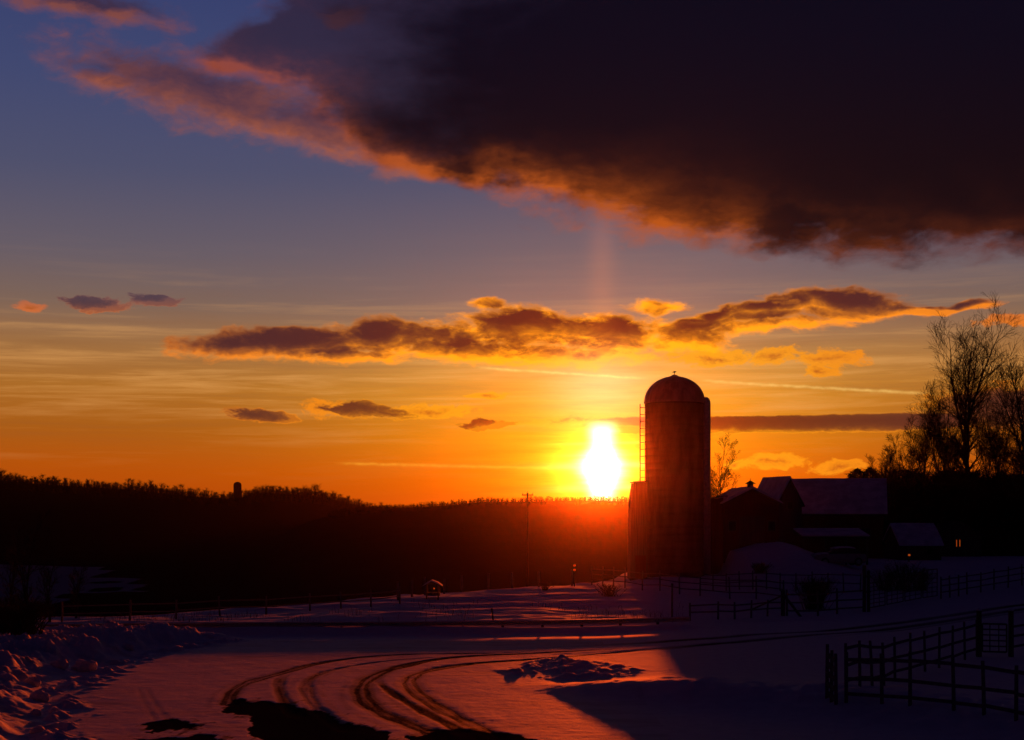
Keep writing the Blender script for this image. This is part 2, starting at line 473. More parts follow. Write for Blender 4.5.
wyx = np.interp(fcx, [p[0] for p in WIND], [p[1] for p in WIND])
bxf = np.interp(fcy, BANK_Y, BANK_X)
railf = np.interp(fcx, RAIL_X, RAIL_Y)
is_road = (rd < 3.3) & (fcy > 52) & (fcy < 170)
is_drive = (~is_road) & (fcy > 22) & (fcx > bxf + .1) & ((fcx < -.3) | (fcy < wyx - .8)) & (fcx < 16) & (fcy < railf - 1.2) & (fcy < 63)
is_bank = (~is_road) & (~is_drive) & (fcx <= bxf + .1) & (fcx > bxf - 16) & (fcy > 20) & (fcy < 65)
V3 = np.stack([xf, yf, ZZ], 1)
for nm, mk in (('ground', ~(is_road | is_drive | is_bank)), ('road', is_road), ('driveway', is_drive), ('snow_bank', is_bank)):
    fs = faces[mk]; u, inv = np.unique(fs, return_inverse=True)
    o = np_mesh(nm, V3[u], inv.reshape(-1, 4), M['ground'], {'dirt': dirt[u], 'bare': bare[u]})
    o['kind'] = 'structure'

# ------------------------------------------------------------------ hills and the far woods
def ridge(pts, D):
    xs = [PX(p[0], D) for p in pts]; zs = [PZ(p[1], D) for p in pts]
    return xs, zs
RL = ridge([(-900, 466), (-300, 470), (0, 474), (60, 478), (130, 482), (200, 490), (235, 492), (262, 486), (310, 489), (340, 495), (385, 505), (440, 511), (600, 514), (900, 516), (1600, 512)], 720)
RR = ridge([(-400, 700), (120, 640), (220, 560), (310, 516), (340, 508), (385, 504), (430, 502.5), (480, 498.5), (530, 497.5), (600, 496.5), (650, 498), (720, 501), (800, 503), (900, 505), (1600, 505)], 430)
def hill_left(x, y):
    zr = np.interp(x * 720 / np.maximum(y, 300), RL[0], RL[1]) - 3.4
    up = np.clip((y - 215) / (720 - 215), 0, 1) ** 1.15
    z = -15.5 + (zr + 15.5) * up - 25 * sstep(740, 1150, y)
    return z + 2.0 * (fbm(x * .01, y * .01, 3, 201) - .5) * sstep(300, 500, y)
def hill_right(x, y):
    zr = np.interp(x * 430 / np.maximum(y, 240), RR[0], RR[1]) - 1.25
    up = sstep(175, 430, y)
    return -15.6 + (zr + 15.6) * up - 22 * sstep(445, 660, y) + 1.0 * (fbm(x * .02, y * .02, 3, 211) - .5) * up
def grid_obj(name, x0, x1, y0, y1, st, fn, mat, snow=None):
    X, Y = np.meshgrid(np.arange(x0, x1 + st, st), np.arange(y0, y1 + st, st)); a, b = X.shape
    Z = fn(X, Y); I = np.arange(a * b).reshape(a, b)
    f = np.stack([I[:-1, :-1], I[:-1, 1:], I[1:, 1:], I[1:, :-1]], -1).reshape(-1, 4)
    sn = snow(X, Y, Z).ravel() if snow else np.zeros(a * b)
    o = np_mesh(name, np.stack([X.ravel(), Y.ravel(), Z.ravel()], 1), f, mat, {'snow': sn})
    o['kind'] = 'structure'; return o
def left_snow(X, Y, Z):
    px = CX + F * X / Y; py = HY - F * (Z - CAMZ) / Y
    s = (px < 66) & (py > 563 + px * .05) & (py < 606)
    s |= (px > 52) & (px < 104) & (py > 567) & (py < 594)
    s |= (px > 112) & (px < 142) & (py > 578) & (py < 592)
    return s * .8 + .5 * (fbm(X * .06, Y * .06, 3, 241) - .5)
grid_obj('hill', -900, 700, 200, 1150, 4, hill_left, M['hill'], left_snow)
grid_obj('hill', -200, 520, 165, 680, 5, hill_right, M['hill'])

def bare_template(seed, h=1.0):
    """one leafless tree of unit height as thin three-sided cones"""
    r = random.Random(seed); vs, fs = [], []
    def cone(p, q, ra):
        p, q = Vector(p), Vector(q); d = (q - p).normalized()
        a = Vector((1, 0, 0)) if abs(d.x) < .8 else Vector((0, 1, 0)); x = d.cross(a).normalized(); y = d.cross(x); b = len(vs)
        for k in range(3):
            t = 2.0944 * k; vs.append(p + (x * math.cos(t) + y * math.sin(t)) * ra)
        vs.append(q); fs.extend([(b, b + 1, b + 3), (b + 1, b + 2, b + 3), (b + 2, b, b + 3)])
    cone((0, 0, -.15), (r.uniform(-.04, .04), r.uniform(-.04, .04), 1), .022)
    for k in range(34):
        z = r.uniform(.0, .85); a = r.uniform(0, 6.283); L = r.uniform(.22, .42) * (1.15 - z * .7)
        e = Vector((math.cos(a) * L * .75, math.sin(a) * L * .75, z + L * r.uniform(.5, 1.1)))
        cone((0, 0, z), e, .014)
        for j in range(3):
            t = r.uniform(.3, .9); p = Vector((0, 0, z)).lerp(e, t); a2 = a + r.uniform(-1.2, 1.2)
            cone(p, p + Vector((math.cos(a2) * .12, math.sin(a2) * .12, r.uniform(.06, .17))), .006)
    return np.array([tuple(v) for v in vs]), np.array(fs)
TPL = [bare_template(s) for s in range(6)]
def woods(name, pts, hs, mat, wide=1.0):
    V, Fc = [], []; b = 0
    for i, ((x, y, z), h) in enumerate(zip(pts, hs)):
        tv, tf = TPL[i % len(TPL)]; a = random.uniform(0, 6.283); c, s = math.cos(a) * wide, math.sin(a) * wide
        v = np.stack([(tv[:, 0] * c - tv[:, 1] * s) * h + x, (tv[:, 0] * s + tv[:, 1] * c) * h + y, tv[:, 2] * h + z], 1)
        V.append(v); Fc.append(tf + b); b += len(v)
    o = np_mesh(name, np.concatenate(V), np.concatenate(Fc), mat, smooth=False)
    o['kind'] = 'stuff'; return o
pts, hs = [], []
for px in np.arange(-60, 470, 1.0):
    for D in (660, 690, 716, 735):
        d = D + random.uniform(-14, 14); x = PX(px + random.uniform(-2, 2), d)
        k = .55 + .9 * float(vnoise(x * .03, D * .1, 221))
        pts.append((x, d, float(hill_left(x, d)) - .3)); hs.append((random.uniform(1.8, 4.6) + (2.2 if random.random() < .07 else 0)) * k)
o = woods('woodland', pts, hs, M['forest'], 1.25)
tag(o, 'bare dark woodland covering the long hill on the left of the skyline', 'woodland')
pts, hs = [], []
for px in np.arange(330, 900, 1.3):
    for D in (400, 418, 432, 440):
        d = D + random.uniform(-8, 8); x = PX(px + random.uniform(-2, 2), d)
        k = .6 + .55 * float(vnoise(x * .12, D * .1, 223))
        pts.append((x, d, float(hill_right(x, d)) - .2)); hs.append(random.uniform(.9, 1.9) * k)
o = woods('woodland', pts, hs, M['forest'], 1.3)
tag(o, 'low bare woodland on the hill right below the setting sun', 'woodland')

# ------------------------------------------------------------------ bare trees
def bare_tree(label, base, H, seed, leaders=3, spread=.35, group=None, lv=3, kids=(9, 7, 5), r0=None, first=.25, lean=(0, 0), up=.35, name='bare_tree', twig=.012, cat='tree'):
    r = random.Random(seed)
    root = empty(name, base, label, cat, group)
    r0 = r0 or H * .016
    crown = MB()
    def wander(p, d, L, ra, rb, n, wob, lift):
        pts, rad = [Vector(p)], [ra]; d = Vector(d).normalized()
        for i in range(n):
            d = (d + Vector((r.gauss(0, wob), r.gauss(0, wob), r.gauss(0, wob * .5) + lift))).normalized()
            pts.append(pts[-1] + d * L / n); rad.append(ra + (rb - ra) * (i + 1) / n)
        return pts, rad
    def sub(pts, rad, L, level):
        if level >= lv: return
        n = kids[min(level, len(kids) - 1)]
        for k in range(n):
            t = .18 + .8 * (k + r.random()) / n
            f = t * (len(pts) - 1); i = min(int(f), len(pts) - 2); p = pts[i].lerp(pts[i + 1], f - i)
            d = (pts[i + 1] - pts[i]).normalized(); a = r.uniform(0, 6.283)
            s1 = d.orthogonal().normalized(); s2 = d.cross(s1)
            ang = r.uniform(.42, .85)
            nd = d * math.cos(ang) + (s1 * math.cos(a) + s2 * math.sin(a)) * math.sin(ang)
            nL = L * (r.uniform(.32, .55) if level == 0 else r.uniform(.42, .72)) * (1.12 - .5 * t)
            ra = max(twig if level < 2 else twig * .75, rad[i] * r.uniform(.42, .6)); rb = twig * .55
            q, w = wander(p, nd, nL, ra, rb, 4 if level < 2 else 3, .10, up * .16)
            crown.tube(q, w, 4 if level == 0 else 3, False)
            sub(q, w, nL, level + 1)
    tp, tr = wander((0, 0, -.3), (lean[0], lean[1], 1), H * (.3 if leaders > 1 else .96) + .3, r0, r0 * (.8 if leaders > 1 else .14), 6 if leaders > 1 else 14, .035, .05)
    MB().tube(tp, tr, 8).build('trunk', M['bark'], root, True)
    if leaders > 1:
        for k in range(leaders):
            a = 6.283 * k / leaders + r.uniform(-.4, .4); s = spread * r.uniform(.5, 1.1) * (0.35 if k == 0 else 1)
            L = H * (.70 if k == 0 else r.uniform(.5, .66))
            q, w = wander(tp[-1 - (k % 3)], (math.cos(a) * s, math.sin(a) * s, 1), L, r0 * r.uniform(.5, .68), twig * 1.2, 11, .045, .04)
            crown.tube(q, w, 5, False); sub(q, w, L * .75, 0)
    i0 = max(1, int(len(tp) * first))
    sub(tp[i0:], tr[i0:], H * (.62 if leaders == 1 else .4), 0)
    crown.build('crown', M['twig'], root)
    return root

# ------------------------------------------------------------------ silo and farm buildings
SY = 121.0
sx = PX(674.5, SY); sz = gz(sx, SY)
silo = empty('silo', (sx, SY, sz), 'tall concrete stave silo with a round metal dome, beside the setting sun', 'silo')
R = 29.5 / F * SY; ztop = PZ(402, SY) - sz; zdome = PZ(376.5, SY) - sz
prof = [(R, -.5)]
z = .3
while z < ztop - .3:
    prof += [(R, z), (R + .022, z + .02), (R + .022, z + .05), (R, z + .07)]; z += .62
prof += [(R, ztop)]
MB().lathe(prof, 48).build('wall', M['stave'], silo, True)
hd = zdome - ztop
dome = MB().lathe([(R + .06, ztop - .14), (R + .07, ztop + .02)] + [((R + .02) * math.cos(t), ztop + .02 + hd * math.sin(t)) for t in np.linspace(.02, 1.50, 14)], 96, rib=lambda k: .018 if k % 4 == 0 else 0.0).build('dome', M['dome'], silo)
MB().lathe([(.34, zdome - .10), (.36, zdome + .02), (.22, zdome + .12), (.05, zdome + .16)], 16).build('cap', M['steel'], silo)
MB().tube([(0, 0, zdome + .1), (0, 0, zdome + .38)], .03, 6).add([(-.24, 0, zdome + .36), (.02, -.03, zdome + .33), (.2, 0, zdome + .42), (.02, .03, zdome + .33), (0, 0, zdome + .47)], [(0, 1, 4), (1, 2, 4), (2, 3, 4), (3, 0, 4), (0, 3, 2, 1)]).build('finial', M['iron'], silo)
# unloading chute on the right side, ladder on the left
ch = MB(); a = math.radians(-8); cxr = (R + .12) * math.cos(a); cyr = (R + .12) * math.sin(a)
ch.lathe([(.42, 0), (.42, PZ(404, SY) - sz), (.40, PZ(401.5, SY) - sz), (.3, PZ(399, SY) - sz), (.14, PZ(397.6, SY) - sz), (.02, PZ(397.2, SY) - sz)], 20, (cxr, cyr, 0))
ch.build('chute', M['steel'], silo, True)
ld = MB(); lx = -(R + .42); lz0, lz1 = PZ(482, SY) - sz, PZ(404, SY) - sz
for yy in (-.24, .24): ld.tube([(lx, yy, lz0 - 4), (lx, yy, lz1)], .028, 6)
zz = lz0 - 3.8
i = 0
while zz < lz1:
    ld.tube([(lx, -.24, zz), (lx, .24, zz)], .022, 5)
    if i % 2 == 0:
        for yy in (-.24, .24): ld.tube([(lx, yy, zz), (-(R - .03), yy * .8, zz)], .022, 5)
    zz += .3; i += 1
ld.build('ladder', M['iron'], silo)

# feed room leaning against the silo
fr = empty('feed_room', (PX(637.5, 120), 120.2, gz(PX(637.5, 120), 120.2)), 'small slope-sided feed room built against the left foot of the silo', 'shed')
zb = PZ(482.5, 120) - fr.location.z; wl = PX(630, 120) - fr.location.x; wt = PX(633, 120) - fr.location.x; wr = PX(646, 120) - fr.location.x
pr = MB().prism([(wl - .10, -.6), (wl, zb * .78), (wt, zb - .06), (wr, zb), (wr, -.6)], 'y', -1.4, 1.6)
pr.build('wall', M['barngrey'], fr)
MB().bar((wt - .14, .1, zb + .02), (wr + .02, .1, zb + .09), 3.3, .07).build('roof', M['roof'], fr)
MB().box((.15, -1.43, 1.0), (.9, .05, 2.0)).build('door', M['barnwood'], fr)

def gable_building(name, label, loc, w, l, eave, ridge_z, rz, wall, cat='barn', axis_='y', snow=True, over=.3, door=None, wins=(), z0=-3.0, group=None):
    """ridge along local y; gable faces at y = 0 and y = l; local x across"""
    root = empty(name, loc, label, cat, group, rz); h = w / 2
    MB().prism([(-h, z0), (-h, eave), (0, ridge_z), (h, eave), (h, z0)], 'y', 0, l).build('wall', wall, root)
    sl = (ridge_z - eave) / h; k = math.hypot(1, sl); ux, uz = 1 / k, sl / k
    rf = None
    for s in (-1, 1):
        m_ = MB(); e = h + over; ze = eave - over * sl
        def slab(t0, t1, a, b):
            o = [(s * (e - .0), ze + t0), (0, ridge_z + t0), (0, ridge_z + t1), (s * e, ze + t1)]
            return MB().prism(o, 'y', a, b)
        rf = slab(.01, .12, -over, l + over).build('roof', M['roof'], root)
        if snow:
            n = 26; sn = MB(); vs = []; fs = []
            for j in range(n + 1):
                for i in range(9):
                    t = i / 8; y = -over + .03 + (l + 2 * over - .06) * j / n
                    th = .14 + .10 * float(vnoise(y * .7 + 5 * s, t * 3, 301)) + .05 * t
                    if i == 0: th *= .6
                    vs.append((s * e * (1 - t) * .995, y, ze + (ridge_z - ze) * t + .125 + th))
            for j in range(n):
                for i in range(8):
                    q = (j * 9 + i, j * 9 + i + 1, (j + 1) * 9 + i + 1, (j + 1) * 9 + i); fs.append(q if s < 0 else q[::-1])
            b = len(vs); vs2 = [(p[0], p[1], ze + (ridge_z - ze) * (1 - abs(p[0]) / (e * .995)) + .123) for p in vs]
            vs += vs2
            rim = [j * 9 for j in range(n + 1)] + [n * 9 + i for i in range(1, 9)] + [j * 9 + 8 for j in range(n - 1, -1, -1)] + [i for i in range(7, 0, -1)]
            for p, q in zip(rim, rim[1:] + rim[:1]): fs.append((p, q, q + b, p + b))
            sn.add(vs, fs).build('snow_cover', M['snow'], root)
    if door:
        dx, dw, dh = door
        d = MB().box((dx, -.04, dh / 2), (dw, .07, dh)).build('door', M['barngrey'] if wall is not M['barngrey'] else M['barnwood'], root)
        MB().bar((dx - dw / 2, -.09, .1), (dx + dw / 2, -.09, dh - .1), .09, .03).bar((dx - dw / 2, -.10, dh + .06), (dx + dw / 2, -.10, dh + .06), .06, .06).build('brace', M['wood'], d)
    for (face, u, zc, ww, wh) in wins:
        c = {'front': (u, -.02, zc), 'left': (-h - .02, u, zc), 'right': (h + .02, u, zc)}[face]
        dim = (ww, .05, wh) if face == 'front' else (.05, ww, wh)
        wn = MB().box(c, dim).build('window', M['black'], root)
        fm = MB()
        for s in (-1, 1):
            if face == 'front':
                fm.box((c[0] + s * (ww / 2 + .04), c[1] - .02, zc), (.08, .08, wh + .16)).box((c[0], c[1] - .02, zc + s * (wh / 2 + .04)), (ww, .08, .08))
            else:
                fm.box((c[0], c[1] + s * (ww / 2 + .04), zc), (.08, .08, wh + .16)).box((c[0], c[1], zc + s * (wh / 2 + .04)), (.08, ww, .08))
        fm.build('frame', M['wood'], wn)
    return root

# barn with the cupola
bx = PX(752, 121.5); bz = gz(bx, 121.5)
ba = gable_building('barn', 'dark barn with a small cupola on its gable peak, between silo and long barn', (bx, 121.5, bz), 4.7, 11, PZ(503.5, 121.5) - bz, PZ(490, 121.5) - bz, 0.0, M['barnwood'], door=(0, 2.2, 2.4), wins=(('front', -1.7, 1.6, .6, .8), ('front', 1.7, 1.6, .6, .8)))
cz = PZ(490, 121.5) - bz
cu = MB().box((0, .9, cz + .28), (.46, .46, .62)).build('cupola', M['wood'], ba)
MB().add([(-.42, .48, cz + .55), (.42, .48, cz + .55), (.42, 1.32, cz + .55), (-.42, 1.32, cz + .55), (0, .9, cz + .86)], [(0, 1, 4), (1, 2, 4), (2, 3, 4), (3, 0, 4), (0, 3, 2, 1)]).build('cupola_roof', M['roof'], cu)
MB().tube([(0, .9, cz + .8), (0, .9, cz + 1.02)], .03, 5).build('spike', M['iron'], cu)
lw = MB().prism([(-5.1, -4), (-5.1, PZ(500, 122) - bz), (-2.36, PZ(497.0, 122) - bz - .05), (-2.36, -4)], 'y', .8, 9).build('side_bay', M['barnwood'], ba)
MB().bar((-5.3, 5.1, PZ(499.2, 122) - bz), (-2.0, 5.1, PZ(496.0, 122) - bz), 9.0, .10).build('bay_roof', M['roof'], lw)
# long barn
lx0, lx1 = PX(787, 128), PX(883, 130.3); lg = gz(28, 127)
lb = gable_building('barn', 'long dark barn under a wide snow covered roof, right of the cupola barn', (lx1, 130.3, lg), 10.6, lx1 - lx0 - .4, PZ(513.5, 126) - lg, PZ(482, 131) - lg, math.pi / 2 - math.radians(14), M['barnwood'], over=.35,
                    wins=(('left', 1.6, 2.2, .8, .9), ('left', 4.2, 2.2, .8, .9), ('left', 6.8, 2.2, .8, .9)))
MB().box((-5.36, 8.2, 1.3), (.07, 2.0, 2.6)).build('door', M['barngrey'], lb)
# steep wing in front of its left end
wx = PX(789.5, 123.5); wg = gz(wx, 123.5)
gable_building('barn_wing', 'steep narrow gabled wing at the left end of the long barn', (wx, 123.4, wg), 2.3, 5.5, PZ(503, 123.5) - wg, PZ(480.0, 123.5) - wg, math.radians(14), M['barngrey'], cat='barn wing', over=.2, door=(0, 1.1, 2.0), wins=(('front', 0, 4.4, .5, .6),))
# low shed on the right
hx0, hx1 = PX(894, 122), PX(934, 122); hg = gz((hx0 + hx1) / 2, 121)
gable_building('shed', 'low shed with a snowy roof standing alone right of the long barn', (hx1, 122.6, hg), 5.4, hx1 - hx0, PZ(546, 120) - hg, PZ(527, 122.6) - hg, math.pi / 2, M['barngrey'], cat='shed', over=.2, wins=(('left', 1.0, .75, .5, .5),))
# open lean-to
oy = 114.2; ox0, ox1 = PX(803, oy), PX(868, oy); og = gz((ox0 + ox1) / 2, oy)
lt = empty('open_shed', ((ox0 + ox1) / 2, oy, og), 'open-fronted lean-to with thin posts below the long barn', 'shed')
hw = (ox1 - ox0) / 2; zt = PZ(537.2, oy) - og
MB().bar((0, -.3, zt), (0, 3.6, zt + .55), 2 * hw + .4, .10).build('roof', M['roof'], lt)
MB().bar((0, -.25, zt + .12), (0, 3.5, zt + .66), 2 * hw + .2, .12).build('snow_cover', M['snow'], lt, bevel=.04)
MB().box((0, 3.45, zt / 2), (2 * hw, .1, zt + .8)).build('wall', M['barnwood'], lt)
for k in range(4): MB().box((-hw + .1 + k * (2 * hw - .2) / 3, -.1, zt / 2 - .2), (.14, .14, zt + .3)).build('post', M['wood'], lt)

# small silo far away on the left hill
fy = 705.0; fx = PX(237.5, fy); fz0 = float(hill_left(fx, fy))
fs_ = empty('silo', (fx, fy, fz0), 'tiny distant silo poking above the wooded hill on the left skyline', 'silo')
ft = PZ(485.0, fy) - fz0; fR = 4.0 / F * fy
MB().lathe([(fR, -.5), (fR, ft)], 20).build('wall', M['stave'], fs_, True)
MB().lathe([(fR * math.cos(t), ft + fR * .8 * math.sin(t)) for t in np.linspace(0, 1.5, 7)], 20).build('dome', M['roof'], fs_, True)

# utility pole
ux_ = PX(527.5, 152); up = Vector((ux_, 152, max(gz(ux_, 152), float(hill_right(ux_, 152)))))
upo = empty('utility_pole', up, 'slim utility pole with one crossarm standing before the far hill', 'pole')
hp = PZ(493, up.y) - up.z
MB().tube([(0, 0, -.5), (0, 0, hp)], [.15, .10], 8).build('pole', M['bark'], upo, True)
arm = MB().bar((-.62, -.1, hp - .22), (.62, -.1, hp - .22), .10, .12).bar((-.4, -.1, hp - .25), (0, -.1, hp - .7), .04).bar((.4, -.1, hp - .25), (0, -.1, hp - .7), .04).build('crossarm', M['wood'], upo)
for dx in (-.54, .54): MB().lathe([(.03, 0), (.055, .05), (.035, .1), (.055, .14), (.02, .19)], 10, (dx, -.1, hp - .16)).build('insulator', M['ceramic'], arm, True)
MB().lathe([(.03, 0), (.055, .05), (.035, .1), (.055, .14), (.02, .19)], 10, (0, 0, hp)).build('insulator', M['ceramic'], upo, True)

# snow-covered car in front of the lean-to
cp = G(841, 566)
car = empty('parked_car', cp + Vector((0, .9, 0)), 'snow covered car parked in front of the open lean-to', 'car', rz=math.radians(4))
def loft(secs, mat, name, par, sm=True):
    n = len(secs[0]); vs = [p for s in secs for p in s]; fs = []
    for j in range(len(secs) - 1):
        for i in range(n): fs.append((j * n + i, j * n + (i + 1) % n, (j + 1) * n + (i + 1) % n, (j + 1) * n + i))
    fs += [tuple(range(n)), tuple((len(secs) - 1) * n + i for i in range(n))[::-1]]
    return MB().add(vs, fs).build(name, mat, par, sm)
def csec(x, zb_, zt_, w):
    return [(x, -w * .96, zb_), (x, -w, zb_ + (zt_ - zb_) * .35), (x, -w * .98, zt_ - .10), (x, -w * .86, zt_), (x, w * .86, zt_), (x, w * .98, zt_ - .10), (x, w, zb_ + (zt_ - zb_) * .35), (x, w * .96, zb_)]
body = loft([csec(-2.1, .40, .68, .68), csec(-2.02, .26, .84, .80), csec(-1.4, .22, .93, .86), csec(-.7, .22, .95, .87), csec(.8, .22, .97, .87), csec(1.5, .22, .95, .86), csec(1.98, .26, .90, .80), csec(2.08, .40, .72, .70)], M['carpaint'], 'body', car)
loft([csec(-1.05, .92, .97, .74), csec(-.45, .92, 1.36, .66), csec(.6, .92, 1.40, .66), csec(1.1, .92, 1.34, .66), csec(1.72, .92, 1.0, .72)], M['glass'], 'cabin', car)
loft([[(x, s * w, z + d) for s, d in ((-1, 0), (-.9, .08), (0, .13), (.9, .08), (1, 0))] for x, z, w in ((-.5, 1.34, .62), (.1, 1.39, .66), (.7, 1.40, .66), (1.2, 1.33, .62))], M['snow'], 'roof_snow', car)
loft([[(x, s * w, z + d) for s, d in ((-1, 0), (-.9, .06), (0, .10), (.9, .06), (1, 0))] for x, z, w in ((-2.0, .83, .70), (-1.5, .93, .78), (-1.0, .95, .76))], M['snow'], 'bonnet_snow', car)
for x in (-1.3, 1.35):
    for s in (-1, 1):
        w = MB().add(*[(lambda m_: (m_.v, m_.f))(MB().lathe([(.20, -.10), (.31, -.10), (.33, -.05), (.33, .05), (.31, .10), (.20, .10)], 22))][0])
        w.v = [(p[0] + x, s * .78 + p[2], p[1] + .33) for p in w.v]
        wo = w.build('wheel', M['tyre'], car, True)
        h_ = MB().lathe([(.19, -.105), (.19, .105)], 14); h_.v = [(p[0] + x, s * .78 + p[2], p[1] + .33) for p in h_.v]; h_.build('rim', M['steel'], wo)
for s in (-1, 1):
    MB().box((-2.06, s * .52, .66), (.07, .26, .14)).build('headlight', M['glass'], car, bevel=.02)
    MB().box((2.05, s * .55, .74), (.06, .24, .14)).build('tail_light', M['iron'], car, bevel=.02)

# ------------------------------------------------------------------ fences, gates, guard rail, poles
def fence(name, label, pts, step, height, rails, pw=.12, rw=.12, rt_=.045, cat='fence', group=None, mat=None, sink=.4, jitter=.03):
    mat = mat or M['fence']; r = random.Random(label)
    pts = [Vector((p[0], p[1], 0)) for p in pts]
    root = empty(name, (pts[0].x, pts[0].y, gz(pts[0].x, pts[0].y)), label, cat, group); o0 = root.location.copy()
    P = []
    for a, b in zip(pts[:-1], pts[1:]):
        n = max(1, round((b - a).length / step))
        P += [a.lerp(b, i / n) for i in range(n)]
    P.append(pts[-1]); tops = []
    for p in P:
        z = gz(p.x, p.y); q = Vector((p.x, p.y, z)) - o0
        tilt = Vector((r.gauss(0, jitter), r.gauss(0, jitter), 0)); hh = height * r.uniform(.97, 1.06)
        m_ = MB().tube([q - Vector((0, 0, sink)), q + Vector((0, 0, hh * .5)) + tilt * .5, q + Vector((0, 0, hh)) + tilt], [pw * .55, pw * .52, pw * .47], 7)
        m_.build('post', mat, root); tops.append(q + tilt * .5)
    for rz_ in rails:
        m_ = MB(); off = Vector((0, -pw * .62, 0))
        for a, b in zip(tops[:-1], tops[1:]):
            m_.bar(a + off + Vector((0, 0, rz_ + r.gauss(0, .015))), b + off + Vector((0, 0, rz_ + r.gauss(0, .015))), rt_, rw)
        m_.build('rail', mat, root)
    return root
def gp(*pp): return [(G(*p).x, G(*p).y) for p in pp]

# paddock in the right foreground
fence('paddock_fence', 'near rail fence of the small paddock, facing the driveway', gp((846, 703), (882, 704), (910, 706), (954, 711), (1016, 721), (1080, 733)), 1.15, 1.42, (.22, .68, 1.22), .10, .095, group='paddock fences')
fence('paddock_fence', 'back rail fence of the small paddock, running to the gate', gp((846, 692), (895, 680), (939, 668), (977, 656)), 1.9, 1.42, (.30, .76, 1.24), .09, .085, group='paddock fences')
pa, pb = gp((846, 703), (846, 692))
fence('paddock_fence', 'short dense board fence at the left end of the paddock', [(pa[0] - .28, pa[1]), (pb[0] - .55, pb[1])], .42, 1.45, (.15, .42, .69, .96, 1.23), .10, .14, group='paddock fences')
fence('paddock_fence', 'rail fence continuing right of the tall gateposts', gp((1012, 657), (1060, 648)), 2.2, 1.35, (.4, .8, 1.2), .09, .085, group='paddock fences')
def gate(label, a, b, z, h, n, name='gate', mat=None):
    a, b = Vector((*a, 0)), Vector((*b, 0)); root = empty(name, (a.x, a.y, z), label, 'gate', None, math.atan2(b.y - a.y, b.x - a.x)); L = (b - a).length
    m_ = MB()
    for x in (0.05, L - .05): m_.tube([(x, 0, .18), (x, 0, h)], .035, 6)
    for zz in (.18, h): m_.tube([(.05, 0, zz), (L - .05, 0, zz)], .035, 6)
    m_.build('frame', mat or M['iron'], root)
    for k in range(n):
        zz = .18 + (h - .18) * (k + 1) / (n + 1); MB().tube([(.05, 0, zz), (L - .05, 0, zz)], .026, 6).build('bar', mat or M['iron'], root)
    for f in (.33, .66): MB().tube([(L * f, .03, .18), (L * f, .03, h)], .024, 6).build('upright', mat or M['iron'], root)
    return root
ga, gb = gp((981, 656), (1008, 657)); gate('tubular metal gate hung between the two tall paddock gateposts', ga, gb, gz(*ga), 1.28, 4)
for px, lb_ in ((979, 'left of the two tall gateposts of the paddock'), (1011, 'right of the two tall gateposts of the paddock')):
    g_ = G(px, 657); t_ = empty('gatepost', g_, lb_ + ', beside the metal gate', 'post', 'paddock gateposts')
    MB().tube([(0, 0, -.5), (0, 0, 1.82)], [.11, .10], 10).build('post', M['wood'], t_)
    MB().lathe([(.115, 1.82), (.12, 1.85), (.07, 1.90), (.01, 1.92)], 10).build('snow_cap', M['snow'], t_, True)

# long fences across the middle distance
fence('field_fence', 'long rail fence crossing the field behind the guardrail, below the silo', gp((592, 585), (625, 588), (660, 591), (700, 596), (730, 599), (784, 603)), 2.35, 1.5, (.45, .88, 1.3), .11, .075, group='field fences')
fence('field_fence', 'straight rail fence in front of the barn ramp', gp((700, 590), (780, 591), (860, 592)), 1.05, 1.35, (.6, 1.2), .10, .07, group='field fences')
fence('field_fence', 'low fence rising from the guardrail end to a braced post', gp((690, 621), (718, 619.5), (751, 618), (783, 616)), 1.9, .95, (.45, .8), .11, .08, group='field fences')
fence('field_fence', 'open rail fence from the braced post to the tall double post', gp((787, 616), (818, 616), (837, 614), (864, 612)), 2.2, 1.45, (.3, .78, 1.25), .12, .085, group='field fences')
fence('field_fence', 'three-rail fence leading away to the right edge beyond the road', gp((941, 599), (967, 594.5), (994, 590), (1022, 585.5), (1070, 579)), 2.0, 1.5, (.45, .9, 1.32), .11, .08, group='field fences')
fence('field_fence', 'two-rail fence along the far side of the left field', gp((62, 622), (130, 620.5), (220, 616), (310, 611), (400, 604)), 2.6, 1.05, (.45, .85), .11, .06, group='field fences')
fence('field_fence', 'sparse line of bare posts on the crest of the sunlit field', gp((398, 600), (425, 595), (462, 591), (488, 589), (512, 588), (539, 587), (572, 586)), 3.2, 1.2, (), .16, group='field fences')
# stock panels beside the tall post
cs = [(868, 611), (886, 607.5), (904, 604), (922, 600.5), (938, 598)]
words = ('nearest the tall double post', 'second from the tall double post', 'third from the tall double post', 'farthest from the tall double post')
for k in range(4):
    a, b = gp(cs[k], cs[k + 1]); a2 = (a[0] + .06, a[1] + .06); b2 = (b[0] - .06, b[1] - .06)
    o = gate('five-bar stock panel in the row beside the road, ' + words[k], a2, b2, gz(*a2), 1.65 + .12 * k, 5, 'stock_panel'); o['group'] = 'stock panels by the road'
g_ = G(866, 612)
t_ = empty('double_post', g_, 'tall pair of posts lashed together at the left end of the stock panels', 'post')
MB().tube([(-.1, 0, -.5), (-.1, 0, 2.75)], .11, 8).build('post', M['wood'], t_); MB().tube([(.17, .05, -.5), (.15, .05, 2.45)], .10, 8).build('post', M['wood'], t_)
MB().bar((-.22, -.12, 1.2), (.28, -.07, 1.2), .04, .10).bar((-.22, -.12, 2.1), (.28, -.07, 2.1), .04, .10).build('strap', M['iron'], t_)
g_ = G(783, 616)
t_ = empty('braced_post', g_, 'fence corner post with a slanting brace on its right', 'post')
MB().tube([(0, 0, -.5), (0, 0, 1.5)], .13, 8).build('post', M['wood'], t_)
